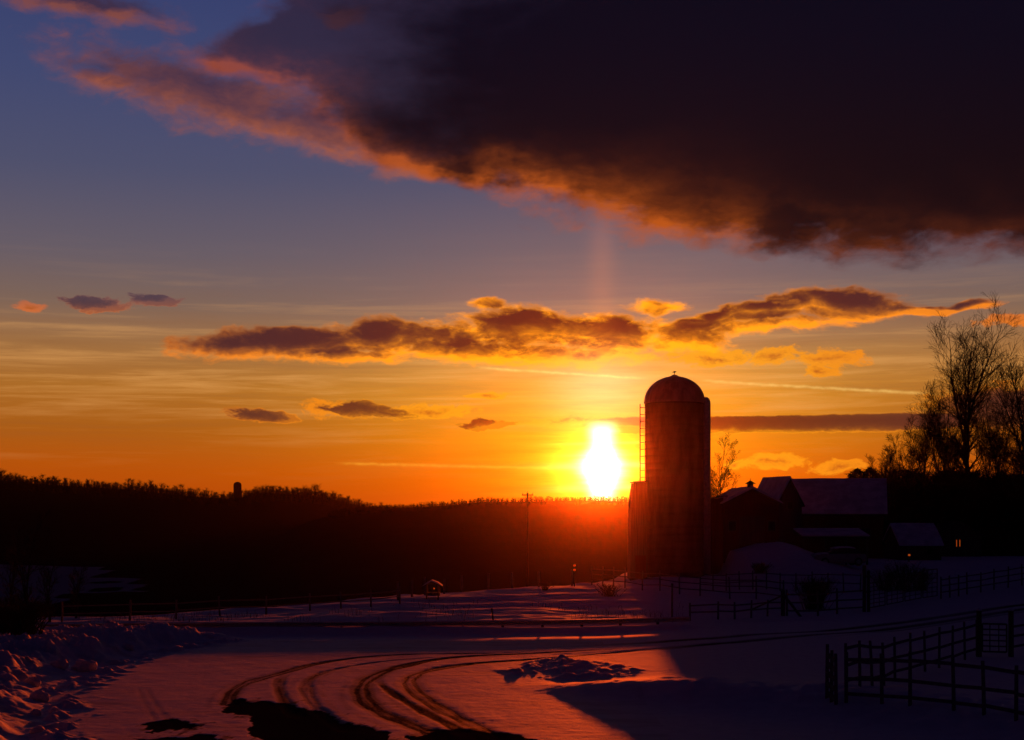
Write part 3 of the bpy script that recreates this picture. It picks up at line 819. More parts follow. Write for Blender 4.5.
MB().tube([(.03, -.05, 1.25), (1.05, -.2, -.1)], .08, 7).build('brace', M['wood'], t_)
MB().tube([(-.03, -.05, 1.2), (-1.9, -.1, .35)], .05, 7).build('brace', M['wood'], t_)
g_ = G(672, 619.5)
t_ = empty('pole', g_, 'tall slender pole rising just behind the right end of the guardrail', 'pole')
MB().tube([(0, 0, -.4), (.01, 0, 1.95)], [.055, .045], 8).build('shaft', M['iron'], t_)
MB().box((.01, -.05, 1.88), (.14, .02, .10)).build('marker_plate', M['iron'], t_)
g_ = G(494, 623)
t_ = empty('marker_stake', g_, 'short leaning stake standing behind the middle of the guardrail', 'stake')
MB().tube([(0, 0, -.3), (-.12, 0, .78)], .045, 7).build('shaft', M['wood'], t_)
MB().box((-.118, 0, .72), (.10, .10, .06)).build('cap', M['iron'], t_)

# guard rail
gr = empty('guardrail', (RAIL[len(RAIL) // 2][0], RAIL[len(RAIL) // 2][1], 0), 'long low guardrail half buried in snow along the far side of the road', 'guardrail')
o0 = gr.location.copy(); pr_ = [(-.02, .0), (.05, .04), (.05, .085), (-.02, .125), (-.02, .145), (.05, .185), (.05, .23), (-.02, .25)]
vs, fs = [], []
line = []
for a, b in zip(RAIL[:-1], RAIL[1:]):
    for i in range(3): line.append((a[0] + (b[0] - a[0]) * i / 3, a[1] + (b[1] - a[1]) * i / 3))
line.append(RAIL[-1])
for p in line:
    prof_ = pr_ + [(q[0] + .012, q[1]) for q in pr_[::-1]]
    for d, z in prof_: vs.append((p[0] - o0.x, p[1] - o0.y - d, .19 + z))
n = len(pr_) * 2
for j in range(len(line) - 1):
    for i in range(n): fs.append((j * n + i, j * n + (i + 1) % n, (j + 1) * n + (i + 1) % n, (j + 1) * n + i))
MB().add(vs, fs).build('rail', M['steel'], gr)
ax = RAIL[0][0] + .5
while ax < RAIL[-1][0]:
    ay = float(np.interp(ax, RAIL_X, RAIL_Y))
    MB().box((ax - o0.x, ay - o0.y + .10, .08), (.13, .17, .62)).build('post', M['wood'], gr); ax += 1.95

# ------------------------------------------------------------------ trees
# hill behind the farmyard on the right
def hill_yard(x, y):
    up = sstep(127, 139, y) * sstep(27, 35, x + (y - 130) * .2)
    top = 6.9 + .5 * (fbm(x * .07, y * .07, 3, 231) - .5) + .012 * (x - 40)
    return -1 + (top + 1) * up - 8 * sstep(165, 235, y)
grid_obj('hill', 24, 210, 124, 240, 1.5, hill_yard, M['hill'])
pts, hs = [], []
for px in np.arange(842, 1090, .8):
    for D in (134, 138, 142, 147):
        d = D + random.uniform(-2, 2); x = PX(px + random.uniform(-1, 1), d)
        if hill_yard(x, d) < 4: continue
        pts.append((x, d, float(hill_yard(x, d)) - .2)); hs.append(random.uniform(.9, 2.0) + (random.uniform(0, 3.0) * float(vnoise(px * .06, D * .3, 251)) if px > 884 else 0))
o = woods('brush', pts, hs, M['forest'], 1.8); tag(o, 'low dark brush covering the hill behind the farmyard', 'brush')
def on_yard(px, Y): x = PX(px, Y); return (x, Y, float(hill_yard(x, Y)) - .1)
TG = 'bare trees on the right hill'
bare_tree('tallest bare tree on the right hill, its crown spreading upward like a vase', on_yard(969, 141), 18.6, 5, 6, .30, TG, 3, (17, 8, 5), .27, .35, (.02, 0), .42, twig=.015)
bare_tree('bare tree cut by the right edge of the picture, nearly as tall as the tallest', on_yard(1031, 138), 15.6, 12, 5, .30, TG, 3, (16, 8, 5), .24, .35, (-.03, 0), .42, twig=.015)
small = [
    (893, 6.4, 'leftmost low bare tree on the hill, just right of the barn roof', -.12, .55),
    (908, 7.4, 'second low bare tree from the left on the right hill', -.08, .5),
    (925, 8.6, 'bushy bare tree on the left flank of the tallest tree', -.1, .45),
    (941, 10.2, 'mid-height bare tree close to the left of the tallest tree', -.12, .4),
    (955, 8.4, 'slight bare tree directly beside the left of the tallest trunk', -.05, .4),
    (985, 8.8, 'slight bare tree directly beside the right of the tallest trunk', .1, .4),
    (1000, 9.8, 'leaning bare tree between the tallest tree and the right edge', .06, .42),
    (948, 13.0, 'tall slender bare tree leaning out left of the tallest tree', -.10, .34),
    (997, 12.2, 'second tallest slender bare tree, right of the tallest one', .08, .34),
    (1014, 8.2, 'low bare tree left of the one cut by the right edge', .0, .5)]
for i, (px, h, lb_, ln, sp) in enumerate(small):
    bare_tree(lb_, on_yard(px, 136 + (i * 37 % 9)), h, 40 + i, 6, sp * 1.35, TG, 3, (13, 9, 5) if h < 11 else (9, 7, 5), .10, .15, (ln, 0), .28, twig=.011)
sy_ = 131.0; sxx = PX(713, sy_)
bare_tree('small bare tree right behind the right side of the silo', (sxx, sy_, gz(sxx, sy_)), PZ(450, sy_) - gz(sxx, sy_), 77, 5, .34, None, 4, (9, 7, 5, 3), .12, .4, (.05, 0), .35, twig=.011)
# pair of evergreens behind the long barn
def evergreen(label, px, Y, ztop_, w, seed):
    r = random.Random(seed); x = PX(px, Y); zb_ = gz(x, Y); root = empty('evergreen_tree', (x, Y, zb_), label, 'tree', 'evergreens behind the barn'); H = ztop_ - zb_
    MB().tube([(0, 0, -.3), (.05, 0, H * .9)], [.22, .05], 8).build('trunk', M['bark'], root, True)
    m_ = MB()
    for k in range(1500):
        t = r.random() ** .7; a = r.uniform(0, 6.283); rr = w * math.sqrt(max(0, 1 - (2 * t - .95) ** 2)) * r.uniform(.35, 1.05) * (.8 + .35 * math.sin(a * 3 + seed) * math.sin(t * 9 + seed))
        c = Vector((rr * math.cos(a), rr * math.sin(a), H * (.62 + .38 * t) + r.uniform(-.35, .1)))
        d = Vector((math.cos(a), math.sin(a), r.uniform(-.1, .8))).normalized(); e = d.orthogonal().normalized(); g2 = d.cross(e)
        L = r.uniform(.16, .42); wd = .07
        m_.add([c - e * wd, c + e * wd, c + d * L], [(0, 1, 2)]).add([c - g2 * wd, c + g2 * wd, c + d * L * .9], [(0, 1, 2)])
    m_.build('crown', M['conifer'], root)
evergreen('left one of two dark evergreens peeking over the right end of the long barn', 857, 142, PZ(469.5, 142), 1.3, 3)
evergreen('right one of two dark evergreens peeking over the right end of the long barn', 870, 143, PZ(468.5, 143), 1.4, 4)
# left edge: two bare trees and a thicket in front of the far snow patch
for i, (px, py, h, lb_) in enumerate(((13, 628, 4.6, 'thin bare tree at the left edge in front of the far snow patch'), (27, 628, 4.3, 'forked bare tree second from the left edge in front of the far snow patch'), (50, 622, 3.4, 'small bare tree right of the two at the left edge'), (76, 618, 3.0, 'lone small bare tree over the right end of the far snow patch'))):
    g_ = G(px, py); bare_tree(lb_, g_, h, 90 + i, 3, .3, 'bare trees at the left edge', 3, (8, 6, 4), .08, .3, (0, 0), .3, twig=.010)
def shrub(label, g_, h, w, seed, n=60, group=None, cat='shrub', name='bare_shrub', mat=None):
    r = random.Random(seed); root = empty(name, g_, label, cat, group); m_ = MB()
    for k in range(n):
        a = r.uniform(0, 6.283); s = r.random() ** .6 * w; b = Vector((r.gauss(0, w * .22), r.gauss(0, w * .22), -.1)); L = h * r.uniform(.55, 1.05)
        pts_ = [b, b + Vector((math.cos(a) * s * .45, math.sin(a) * s * .45, L * .55)), b + Vector((math.cos(a) * s, math.sin(a) * s, L))]
        m_.tube(pts_, [.022, .014, .006], 3, False)
        for j in range(5):
            t = r.uniform(.25, .95); p = pts_[1].lerp(pts_[2], t); q = p + Vector((r.gauss(0, .16), r.gauss(0, .16), r.uniform(.05, .3))) * h * .6
            m_.tube([p, q], [.010, .004], 3, False)
    m_.build('branches', mat or M['twig'], root); return root
SG = 'bare shrubs'
for i, (px, py, h, w, n, lb_) in enumerate((
        (6, 632, 1.6, 1.5, 220, 'dense dark shrub at the very left edge above the snow bank'), (24, 632, 1.3, 1.2, 180, 'dense dark shrub beside the one at the very left edge'),
        (610, 596, .95, 1.0, 90, 'low dark shrub in the orange-lit field left of the slender pole'), (815, 609, 2.0, 1.2, 200, 'large dark shrub behind the braced fence post'),
        (760, 572, .8, .9, 110, 'low dark shrub on the snow of the barn ramp'), (545, 590, .7, .6, 50, 'small shrub on the field crest near the utility pole'))):
    shrub(lb_, G(px, py), h, w, 300 + i, n, SG)
for i, (px, lb_) in enumerate(((884, 'left brush heap behind the stock panels'), (902, 'middle and highest brush heap behind the stock panels'), (920, 'right brush heap behind the stock panels'))):
    shrub(lb_ + ', dark and tangled', G(px, 590), (1.5, 2.2, 1.7)[i], (1.2, 1.5, 1.0)[i], 330 + i, 100, 'brush heaps', 'brush heap', 'brush_heap')
# dry weeds sticking out of the field snow
w_ = MB(); r = random.Random(5)
for k in range(700):
    px = r.uniform(60, 690); py = r.uniform(602, 621) if px > 380 else r.uniform(613, 622)
    if vnoise(px * .02, py * .08, 401) < .5: continue
    x, y = flat(px, py); z = gz(x, y); h = r.uniform(.12, .45)
    w_.tube([(x, y, z - .05), (x + r.gauss(0, .03), y, z + h * .6), (x + r.gauss(0, .08), y + r.gauss(0, .05), z + h)], [.010, .008, .004], 3, False)
tag(w_.build('dry_weeds', M['weed']), 'thin dry weed stalks sticking out of the field snow behind the guardrail', 'weeds', None, 'stuff')

# feeder with a snow cap at the left end of the crest
g_ = G(433, 598)
fd = empty('hay_feeder', g_, 'small snow capped feeder on posts at the left end of the field crest', 'feeder')
fd.scale = (.85, .85, .85)
for x in (-.5, .42):
    for y in (-.35, .35): MB().box((x, y, .45), (.09, .09, 1.3)).build('post', M['wood'], fd)
MB().prism([(-.85, .92), (-.1, 1.32), (.75, .98), (.75, .92), (-.1, 1.25), (-.85, .86)], 'y', -.55, .55).build('roof', M['roof'], fd)
MB().prism([(-.86, .93), (-.5, 1.22), (-.08, 1.44), (.4, 1.26), (.76, .99), (-.1, 1.33)], 'y', -.56, .56).build('snow_cap', M['snow'], fd)
MB().box((0, 0, .32), (1.1, .6, .26)).build('trough', M['wood'], fd)
MB().lathe([(.02, 0), (.06, .03), (.06, .09), (.03, .12)], 12, (.12, -.62, .72)).build('lamp', M['lamp'], fd, True)  # added glowing dot, standing in for sunlit snow seen through the frame

# small lit lamps
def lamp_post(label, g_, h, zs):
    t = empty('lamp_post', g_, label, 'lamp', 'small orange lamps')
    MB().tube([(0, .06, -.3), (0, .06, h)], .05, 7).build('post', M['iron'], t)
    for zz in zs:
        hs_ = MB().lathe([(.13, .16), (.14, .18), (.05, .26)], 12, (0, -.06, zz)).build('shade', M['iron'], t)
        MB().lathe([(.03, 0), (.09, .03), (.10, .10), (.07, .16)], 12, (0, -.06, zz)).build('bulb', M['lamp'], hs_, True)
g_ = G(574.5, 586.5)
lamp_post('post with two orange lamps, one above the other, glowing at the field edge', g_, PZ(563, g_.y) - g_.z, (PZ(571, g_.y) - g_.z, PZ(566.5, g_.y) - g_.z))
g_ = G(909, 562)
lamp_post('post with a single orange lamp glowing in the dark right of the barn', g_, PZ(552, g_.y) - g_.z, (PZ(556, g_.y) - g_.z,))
g_ = G(963, 557)
cb = empty('cabin', (g_.x, g_.y + 1.5, g_.z), 'dark hillside cabin with two narrow lit windows, far right', 'cabin')
MB().prism([(-2.2, -.5), (-2.2, 2.0), (0, 3.2), (2.2, 2.0), (2.2, -.5)], 'y', 0, 4).build('wall', M['barngrey'], cb)
for s in (-1, 1): MB().prism([(s * 2.5, 1.86), (0, 3.22), (0, 3.34), (s * 2.5, 1.98)], 'y', -.3, 4.3).build('roof', M['roof'], cb)
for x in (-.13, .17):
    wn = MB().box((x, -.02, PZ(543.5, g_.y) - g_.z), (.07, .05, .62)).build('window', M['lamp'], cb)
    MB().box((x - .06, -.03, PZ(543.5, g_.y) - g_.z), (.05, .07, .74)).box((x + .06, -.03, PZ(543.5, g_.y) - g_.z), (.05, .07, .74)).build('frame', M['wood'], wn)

# loose snow chunks beside the bank
def chunk(label, px, py, s, seed):
    x, y = flat(px, py); z = gz(x, y); bm = bmesh.new(); bmesh.ops.create_icosphere(bm, subdivisions=3, radius=s)
    for v in bm.verts:
        p = v.co; k = .72 + .62 * float(fbm(np.array([p.x * 2.2 / s + seed * 7]), np.array([p.y * 2.2 / s + p.z * 1.7 / s]), 3, 500 + seed)[0])
        v.co = Vector((p.x * 1.15 * k, p.y * k, p.z * .8 * k))
    me = bpy.data.meshes.new('snow_chunk'); bm.to_mesh(me); bm.free(); me.materials.append(M['snow'])
    o = bpy.data.objects.new('snow_chunk', me); COL.objects.link(o); o.location = (x, y, z + s * .42)
    tag(o, label, 'snow chunk', 'snow chunks beside the bank')
for i, (px, py, s, lb_) in enumerate((
        (56, 715, .15, 'lone small snow chunk lying apart on the orange-lit driveway'), (36, 716, .13, 'small snow chunk at the foot of the bank, left of the lone one'),
        (40, 702, .24, 'rounded snow chunk at the bank foot above the lone small one'), (33, 690, .22, 'snow chunk leaning on the bank, above the rounded one'),
        (60, 675, .25, 'big angular snow block at the foot of the bank, farthest left of two'), (84, 671, .34, 'biggest snow block, at the inner corner of the bank'),
        (38, 735, .18, 'snow chunk at the bottom left corner by the bank foot'), (128, 654, .2, 'flat snow lump at the far end of the bank foot'))):
    chunk(lb_, px, py, s, i)

# ------------------------------------------------------------------ sky
W = bpy.data.worlds.new('World'); SC.world = W; W.use_nodes = True
def P2A(px, py):
    a, b = (px - CX) / F, (HY - py) / F
    return math.degrees(math.atan(a)), math.degrees(math.atan(b / math.sqrt(1 + a * a)))
PPD = 24.56                                         # pixels per degree
S_AZ, S_EL = P2A(602, 466)

def ell(nt, az, el, px, py, a, b, rot=0.0, flatness=2.0):
    """1 at the centre of a soft ellipse in the sky, 0 on its rim"""
    cx_, cy_ = P2A(px, py); a /= PPD; b /= PPD; t = math.radians(rot); c, s = math.cos(t), math.sin(t)
    dx, dy = az - cx_, el - cy_
    u = (dx * (c / a) + dy * (s / a)); v = (dy * (c / b) - dx * (s / b))
    if flatness == 2.0: q = (u * u + v * v).sqrt()
    else: q = (u.abs().pw(flatness) + v * v).sqrt()
    return 1.0 - q

def cloud_group():
    g = bpy.data.node_groups.new('cloud_density', 'ShaderNodeTree')
    for n in ('Azimuth', 'Elevation'): g.interface.new_socket(n, in_out='INPUT', socket_type='NodeSocketFloat')
    for n in ('Big', 'Mid', 'Small', 'Wisp', 'Puff'): g.interface.new_socket(n, in_out='OUTPUT', socket_type='NodeSocketFloat')
    gi = g.nodes.new('NodeGroupInput'); go = g.nodes.new('NodeGroupOutput')
    az0, el0 = N(g, gi.outputs[0]), N(g, gi.outputs[1])
    w1 = tex_noise(g, vec(g, az0 * .55, el0 * .9, 3.1), 1.0, 3, .5) - .5
    w2 = tex_noise(g, vec(g, az0 * .55, el0 * .9, 8.7), 1.0, 3, .5) - .5
    az = az0 + w1 * 1.5; el = el0 + w2 * .75
    # the big dark cloud
    E = lambda *a: ell(g, az, el, *a)
    D = E(1010, 16, 640, 217, -3, 3.0)
    D = D.smax(E(560, 80, 310, 106, -9), .1)
    D = D.smax(E(455, 122, 120, 58, -4) * .8, .12)
    D = D.smax(E(330, 48, 130, 34, 6) * .6, .08)
    f1 = tex_noise(g, vec(g, az * .50, el * 1.0, 21.3), 1.0, 9, .60) - .5
    big = D + f1 * .30
    # thin sunlit wisps trailing from its left side
    w = E(215, 96, 165, 36, -10)
    for e in ((330, 128, 105, 32, -10), (428, 164, 62, 17, 8), (85, 6, 100, 16, -4), (345, 15, 28, 15, 0), (110, 82, 46, 11, -4), (400, 150, 60, 24, 0)):
        w = w.smax(E(*e), .12)
    f4 = tex_noise(g, vec(g, az * .62, el * 1.25, 91.3), 1.0, 9, .62) - .5
    wisp = w + f4 * 1.35
    # the middle band
    m = E(300, 341, 132, 17, 4)
    for e in ((385, 335, 48, 20, 0), (520, 327, 66, 23, 5), (612, 334, 50, 21, -8), (705, 322, 55, 14, 16), (842, 304, 84, 16, -3), (765, 311, 62, 12, 4), (925, 309, 75, 6, 2)):
        m = m.smax(E(*e), .10)
    m = m.smax(E(560, 331, 160, 17, 0) * .75, .1)
    for e in ((440, 338, 60, 22, 0), (480, 352, 120, 14, 0), (575, 356, 100, 12, 0), (655, 306, 34, 9, 0), (690, 338, 48, 18, 0), (490, 306, 20, 7, 0), (760, 326, 90, 9, 3), (350, 356, 80, 9, 0)):
        m = m.smax(E(*e) * .58, .10)
    f2 = tex_noise(g, vec(g, az * .95, el * 2.0, 47.7), 1.0, 8, .60) - .5
    mid = m * 1.1 + f2 * 1.05 + .04
    # small dark clouds
    s = E(262, 415, 40, 7, -3)
    for e in ((370, 410, 56, 8.5, -5), (487, 424, 38, 6, 0), (94, 303, 40, 8.5, -3), (153, 301, 24, 6, 0), (1005, 408, 85, 24, 0)):
        s = s.smax(E(*e), .1)
    f3 = tex_noise(g, vec(g, az * 1.7, el * 3.6, 61.3), 1.0, 8, .66) - .5
    sm = s + f3 * 1.5
    bar = ell(g, az0, el0 + w2 * .16 + f3 * .26, 775, 424.0, 195, 9.5, 0, 8.0) * 1.4 + f3 * .35
    sm = sm.max(bar)
    # small bright puffs
    q = E(775, 357, 34, 11, 8)
    for e in ((832, 358, 40, 12, 0), (822, 372, 18, 10, 0), (712, 357, 55, 9, 0), (490, 395, 26, 4, 0), (775, 462, 34, 8, 6), (840, 466, 36, 8, 0), (735, 464, 16, 6, 0), (1012, 320, 40, 6, 0), (28, 305, 14, 5, 0), (430, 410, 50, 8, 0), (330, 408, 30, 10, 0), (575, 420, 60, 9, 0)):
        q = q.smax(E(*e), .1)
    puff = q + (tex_noise(g, vec(g, az * 1.9, el * 3.6, 131.3), 1.0, 8, .66) - .5) * 1.7
    for i, v in enumerate((big, mid, sm, wisp, puff)): g.links.new(v.s, go.inputs[i])
    return g
CG = cloud_group()

def build_sky():
    nt = W.node_tree; nt.nodes.clear()
    out = nt.nodes.new('ShaderNodeOutputWorld'); bg = nt.nodes.new('ShaderNodeBackground'); nt.links.new(bg.outputs[0], out.inputs[0])
    tc = nt.nodes.new('ShaderNodeTexCoord'); sp = nt.nodes.new('ShaderNodeSeparateXYZ'); nt.links.new(tc.outputs['Generated'], sp.inputs[0])
    x, y, z = (N(nt, sp.outputs[i]) for i in range(3))
    az = x._m('ARCTAN2', y) * (180 / math.pi); el = z.min(.9999).max(-.9999)._m('ARCSINE') * (180 / math.pi)
    ds, de = az - S_AZ, el - S_EL
    # clear evening sky by height; unseen overhead stops darkened to limit the skylight
    def ramp(v, stops, lo, hi):
        r = nt.nodes.new('ShaderNodeValToRGB'); r.color_ramp.interpolation = 'LINEAR'
        fac = (v - lo) / (hi - lo); nt.links.new(fac.s, r.inputs[0])
        els = r.color_ramp.elements
        while len(els) < len(stops): els.new(.5)
        for e, (p, c) in zip(els, stops): e.position = (p - lo) / (hi - lo); e.color = (*lin(c), 1)
        return N(nt, r.outputs[0])
    deg = lambda py: P2A(512, py)[1]
    far = ramp(el, [(-5, (120, 40, 6)), (deg(505), (178, 70, 6)), (deg(470), (184, 82, 8)), (deg(430), (168, 92, 22)), (deg(390), (172, 108, 40)), (deg(350), (160, 112, 66)), (deg(310), (124, 100, 88)), (deg(260), (102, 92, 102)), (deg(180), (78, 80, 108)), (deg(90), (64, 72, 112)), (deg(0), (54, 64, 110)), (26, (34, 36, 70)), (34, (16, 13, 30)), (50, (9, 5, 25)), (91, (9, 5, 24))], -6, 92)
    near = ramp(el, [(-5, (160, 45, 2)), (deg(505), (232, 92, 2)), (deg(480), (240, 112, 2)), (deg(440), (246, 148, 14)), (deg(400), (240, 160, 42)), (deg(365), (226, 160, 72)), (deg(335), (176, 128, 88)), (deg(300), (142, 110, 102)), (deg(250), (116, 98, 104)), (deg(180), (84, 82, 106)), (deg(90), (64, 70, 108)), (deg(0), (54, 62, 108)), (26, (34, 36, 70)), (34, (16, 13, 30)), (50, (9, 5, 25)), (91, (9, 5, 24))], -6, 92)
    nearf = ((ds / 9.5).pw(2.0) * -1.0).exp()
    sky = mixc(nt, nearf, far, near)
    # faint fibrous veils, stretched along the horizon
    cv = tex_noise(nt, vec(nt, az * .10, (el - az * .012) * 1.9, 5.5), 1.0, 6, .62, .3)
    veil = (cv - .5) * ((el - deg(375)) / 2.6).pw(2.0)._m('MULTIPLY', -1.0).exp()
    sky = mixc(nt, (veil * 1.9).clamp(), sky, tuple(v * 1.25 for v in lin((232, 168, 96))))
    sky = mixc(nt, (veil * -1.6).clamp(), sky, lin((128, 82, 52)))
    # vapour trails
    def trail(x0, y0, x1, y1, w, amt):
        a0, e0 = P2A(x0, y0); a1, e1 = P2A(x1, y1); sl = (e1 - e0) / (a1 - a0)
        d = (el - e0 - (az - a0) * sl + (tex_noise(nt, vec(nt, az * 2.2, el, 2.2), 1.0, 3) - .5) * .10) / (w / PPD)
        wn_ = tex_noise(nt, vec(nt, az * 3.0, el * 2, 9.2), 1.0, 4)
        return (d * d * -1.0).exp() * az.sstep(a0, a0 + 1.2) * (1.0 - az.sstep(a1 - 1.5, a1)) * wn_ * amt
    sky = mixc(nt, trail(470, 367, 655, 379, 1.3, .7).clamp(), sky, tuple(v * 1.2 for v in lin((255, 226, 120))))
    sky = mixc(nt, trail(690, 380, 940, 394, 1.4, .95).clamp(), sky, lin((255, 205, 110)))
    sky = mixc(nt, trail(330, 463, 600, 469, 1.5, .75).clamp(), sky, lin((255, 176, 50)))
    # glow around the sun
    r2 = (ds * ds + de * de * 1.1)
    r = r2.sqrt()
    def addc(c, f, k):
        return mixc(nt, 1.0, c, mixc(nt, (f * k), (0, 0, 0), (1, 1, 1)), 'ADD')
    def add_glow(c, f, rgb):
        n = nt.nodes.new('ShaderNodeVectorMath'); n.operation = 'SCALE'; n.inputs[0].default_value = rgb; nt.links.new(f.s, n.inputs[3])
        m_ = nt.nodes.new('ShaderNodeVectorMath'); m_.operation = 'ADD'; nt.links.new(c.s, m_.inputs[0]); nt.links.new(n.outputs[0], m_.inputs[1])
        return N(nt, m_.outputs[0])
    bars = tex_noise(nt, vec(nt, az * .22, el * 3.3, 77.0), 1.0, 5, .6)
    barf = bars.sstep(.30, .62) * .75 + .25
    pil = (((ds / .50) * (ds / .50)) * -1.0).exp() * ((de / 1.75).pw(2.0) * -1.0).exp()
    sky = add_glow(sky, ((r / 4.5).pw(2.0) * -1.0).exp() * (barf * .8 + .2), (.58, .185, .002))
    sky = add_glow(sky, ((r / 1.9).pw(2.0) * -1.0).exp() * barf, (.34, .12, .0))
    # clouds
    cg = nt.nodes.new('ShaderNodeGroup'); cg.node_tree = CG; nt.links.new(az.s, cg.inputs[0]); nt.links.new(el.s, cg.inputs[1])
    rl = r + .6
    def shifted(k):
        g2 = nt.nodes.new('ShaderNodeGroup'); g2.node_tree = CG
        nt.links.new((az - ds / rl * k).s, g2.inputs[0]); nt.links.new((el - de / rl * k).s, g2.inputs[1]); return g2
    c2 = shifted(.75)
    O = lambda g, i: N(nt, g.outputs[i])
    front = (1.0 - az.abs().sstep(40, 75)) * (1.0 - el.sstep(24, 36))
    prox = ((r / 11.0).pw(2.0) * -1.0).exp(); prox2 = ((r / 15.0).pw(2.0) * -1.0).exp()
    # thin wisps, then the big cloud
    dens = O(cg, 3); T = ((O(c2, 3).max(0.0)) * -1.5).exp(); a = dens.sstep(-.12, .75)
    litc = mixc(nt, prox2, lin((156, 82, 52)), lin((212, 104, 32)))
    wc = mixc(nt, (T * 1.3 - .22 - (de - az * -.06).sstep(14.6, 17.2) * .8).clamp(), lin((62, 42, 62)), litc)
    sky = mixc(nt, (a * front * .86).clamp(), sky, wc)
    azn = az + (tex_noise(nt, vec(nt, az * .16, el * .36, 191.0), 1.0, 6, .6) - .5) * 16.0 - (el - 14.0) * .35
    lf0 = 1.0 - azn.sstep(-12.0, -1.0)
    patch = tex_noise(nt, vec(nt, az * .30, el * .5, 151.0), 1.0, 4, .6).sstep(.36, .60)
    patch = patch.max(((az - P2A(640, 200)[0]) / 3.2).pw(2.0)._m('MULTIPLY', -1.0).exp())
    dens = O(cg, 0); T = ((O(c2, 0).max(0.0)) * -13.0).exp() * (patch * .85 + .15); a = dens.sstep(-.05, .12) * (1.0 - lf0 * .22)
    inner = mixc(nt, dens.sstep(.0, .13), lin((44, 26, 40)), mixc(nt, el.sstep(11, 20), lin((20, 7, 14)), lin((10, 7, 24))))
    litc = mixc(nt, prox2, lin((150, 66, 40)), lin((222, 104, 12)))
    lf = 1.0 - azn.sstep(-12.0, -1.0)
    inner = mixc(nt, lf * .5, inner, lin((62, 42, 60)))
    bigc = mixc(nt, (T * .95 * (1.0 - az.sstep(7.0, 12.0) * .75)).clamp(), inner, litc)
    warm = (ds * ds / 22.0 * -1.0).exp() * (1.0 - el.sstep(10, 15.5))
    bigc = mixc(nt, (warm * .22).clamp(), bigc, lin((88, 28, 8)))
    sky = mixc(nt, (a * front).clamp(), sky, bigc)
    # middle band
    c3 = shifted(.55)
    dens = O(cg, 1); T = ((O(c3, 1).max(0.0)) * -3.0).exp(); a = dens.sstep(-.05, .36)
    inner = mixc(nt, prox, lin((72, 40, 44)), lin((104, 34, 4)))
    litc = mixc(nt, prox, lin((240, 126, 34)), tuple(v * 1.8 for v in lin((255, 152, 10))))
    thin = 1.0 - dens.sstep(.08, .50)
    n5 = tex_noise(nt, vec(nt, az * 1.1, el * 2.2, 171.0), 1.0, 5, .6)
    litf = T.sstep(.05, 1.0) * .85 + thin * (prox * .65 + .12) + n5.sstep(.50, .72) * prox * .8 * (1.0 - dens.sstep(.3, .9))
    midc = mixc(nt, litf.clamp(), inner, litc)
    sky = mixc(nt, (a * front).clamp(), sky, midc)
    # small bright puffs, small dark clouds
    hi = de.sstep(5.0, 7.0)
    dens = O(cg, 4); a = dens.sstep(0.0, .40)
    pc = mixc(nt, hi, mixc(nt, prox, lin((238, 116, 24)), lin((255, 176, 24))), lin((142, 90, 80)))
    pc = mixc(nt, dens.sstep(.45, 1.3), pc, lin((176, 84, 22)))
    sky = mixc(nt, (a * front * .9).clamp(), sky, pc)
    dens = O(cg, 2); T = ((O(c3, 2).max(0.0)) * -4.0).exp(); a = dens.sstep(0.0, .25)
    inner = mixc(nt, hi, mixc(nt, prox, lin((80, 40, 38)), lin((88, 34, 8))), lin((74, 60, 74)))
    litc = mixc(nt, hi, mixc(nt, prox, lin((228, 116, 26)), lin((255, 170, 20))), lin((96, 76, 84)))
    smc = mixc(nt, (T * .60 + (1.0 - dens.sstep(.05, .35)) * .5).clamp(), inner, litc)
    sky = mixc(nt, (a * front * .95).clamp(), sky, smc)
    # the sun itself with the light pillar above and below it
    rr_ = (ds * ds * .85 + (de + .12) * (de + .12)).sqrt()
    edge = bars * .5 + .75
    sky = add_glow(sky, ((rr_ / (edge * .72)).pw(3.0) * -1.0).exp(), (3.2, 2.9, 2.0))
    sky = add_glow(sky, (rr_ * (-1.0 / .55)).exp() * (barf * .5 + .5), (1.1, .62, .15))
    colw = ((ds / (edge * .50)).pw(2.0).pw(1.5) * -1.0).exp() * (1.0 - de.sstep(1.35, 1.95))
    sky = add_glow(sky, colw, (2.4, 2.1, 1.3))
    for dy_, hh_, ww_, k_ in ((.02, .13, 1.55, 1.3), (-.88, .13, 1.5, .9), (.92, .06, 1.7, .35), (.45, .07, 1.5, .25)):
        sp_ = ((ds / ww_).pw(2.0) * -1.0 - ((de - dy_ - ds * .02) / hh_).pw(2.0)).exp() * (bars * .8 + .4)
        sky = add_glow(sky, sp_, (k_, k_ * .85, k_ * .35))
    cream = ((ds / 1.9).pw(2.0) * -1.0 - ((de - 3.0) / 1.25).pw(2.0)).exp()
    sky = add_glow(sky, cream * (bars * .6 + .6), (.16, .26, .21))
    upil = ((ds / .55) * (ds / .55) * -1.0).exp() * de.sstep(3.0, 5.5) * (1.0 - de.sstep(8.5, 11.5))
    sky = add_glow(sky, upil, (.10, .022, .0))
    # sky beyond the view set dark and purple, to keep the shade deep
    back = az.abs().sstep(21.5, 36)
    sky = mixc(nt, back, sky, ramp(el, [(-5, (7, 3, 12)), (2, (10, 5, 20)), (20, (10, 5, 26)), (91, (9, 5, 24))], -6, 92))
    # a little real twilight scattering added on top
    nish = nt.nodes.new('ShaderNodeTexSky'); nish.sky_type = 'NISHITA'; nish.sun_disc = False
    nish.sun_elevation = SUN_EL; nish.sun_rotation = SUN_AZ; nish.air_density = 1.0; nish.dust_density = 2.0
    ns = nt.nodes.new('ShaderNodeVectorMath'); ns.operation = 'SCALE'; ns.inputs[3].default_value = .0004; nt.links.new(nish.outputs[0], ns.inputs[0])
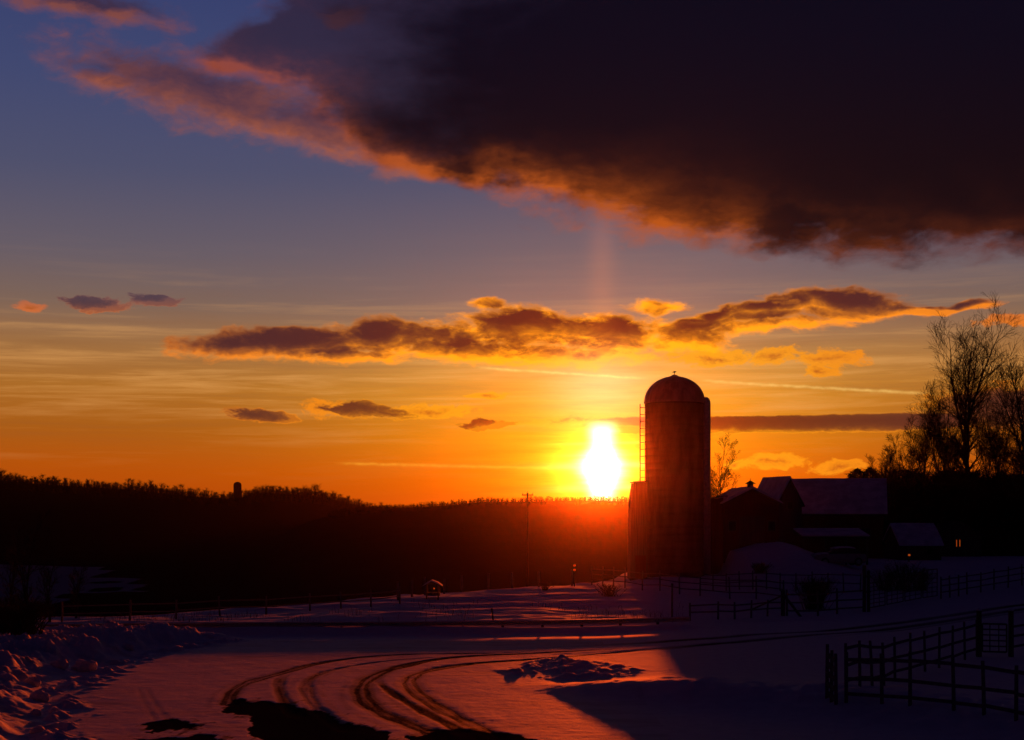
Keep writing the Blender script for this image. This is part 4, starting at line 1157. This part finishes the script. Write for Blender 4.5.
    ad = nt.nodes.new('ShaderNodeVectorMath'); ad.operation = 'ADD'; nt.links.new(sky.s, ad.inputs[0]); nt.links.new(ns.outputs[0], ad.inputs[1])
    nt.links.new(ad.outputs[0], bg.inputs[0]); bg.inputs[1].default_value = 1.0 / GAIN
build_sky()

# ------------------------------------------------------------------ sun, air, camera
sd = Vector((math.sin(SUN_AZ) * math.cos(SUN_EL), math.cos(SUN_AZ) * math.cos(SUN_EL), math.sin(SUN_EL)))
L = bpy.data.lights.new('sun', 'SUN'); L.energy = 3.3; L.color = (1.0, .09, .003); L.angle = math.radians(.8)
lo = bpy.data.objects.new('sun', L); COL.objects.link(lo); lo.rotation_euler = sd.to_track_quat('Z', 'Y').to_euler(); lo.location = (0, 0, 60)

hz = MB().box((0, 580, 5), (3600, 1800, 100)).build('haze', bpy.data.materials.new('haze_air'))
hz['kind'] = 'stuff'; hz.location = (0, 0, 0)
hm = hz.data.materials[0]; hm.use_nodes = True; nt = hm.node_tree; nt.nodes.clear()
ho = nt.nodes.new('ShaderNodeOutputMaterial'); pv = nt.nodes.new('ShaderNodeVolumePrincipled'); nt.links.new(pv.outputs[0], ho.inputs['Volume'])
pv.inputs['Color'].default_value = (.95, .62, .55, 1); pv.inputs['Density'].default_value = 5.0e-5; pv.inputs['Anisotropy'].default_value = .988
pv.inputs['Density Attribute'].default_value = ''

cd = bpy.data.cameras.new('camera'); co = bpy.data.objects.new('camera', cd); COL.objects.link(co)
cd.sensor_width = 36; cd.lens = F / 1024 * 36; cd.shift_y = (HY - 370) / 1024; cd.clip_start = .1; cd.clip_end = 6000
co.location = (0, 0, CAMZ); co.rotation_euler = (math.radians(90), 0, 0); SC.camera = co
SC.view_settings.view_transform = 'Standard'; SC.view_settings.look = 'None'; SC.view_settings.exposure = EXPOSURE; SC.view_settings.gamma = 1
SC.view_settings.use_curve_mapping = False
SC.cycles.use_denoising = True
SC.cycles.volume_bounces = 0; SC.cycles.max_bounces = 5; SC.cycles.diffuse_bounces = 2
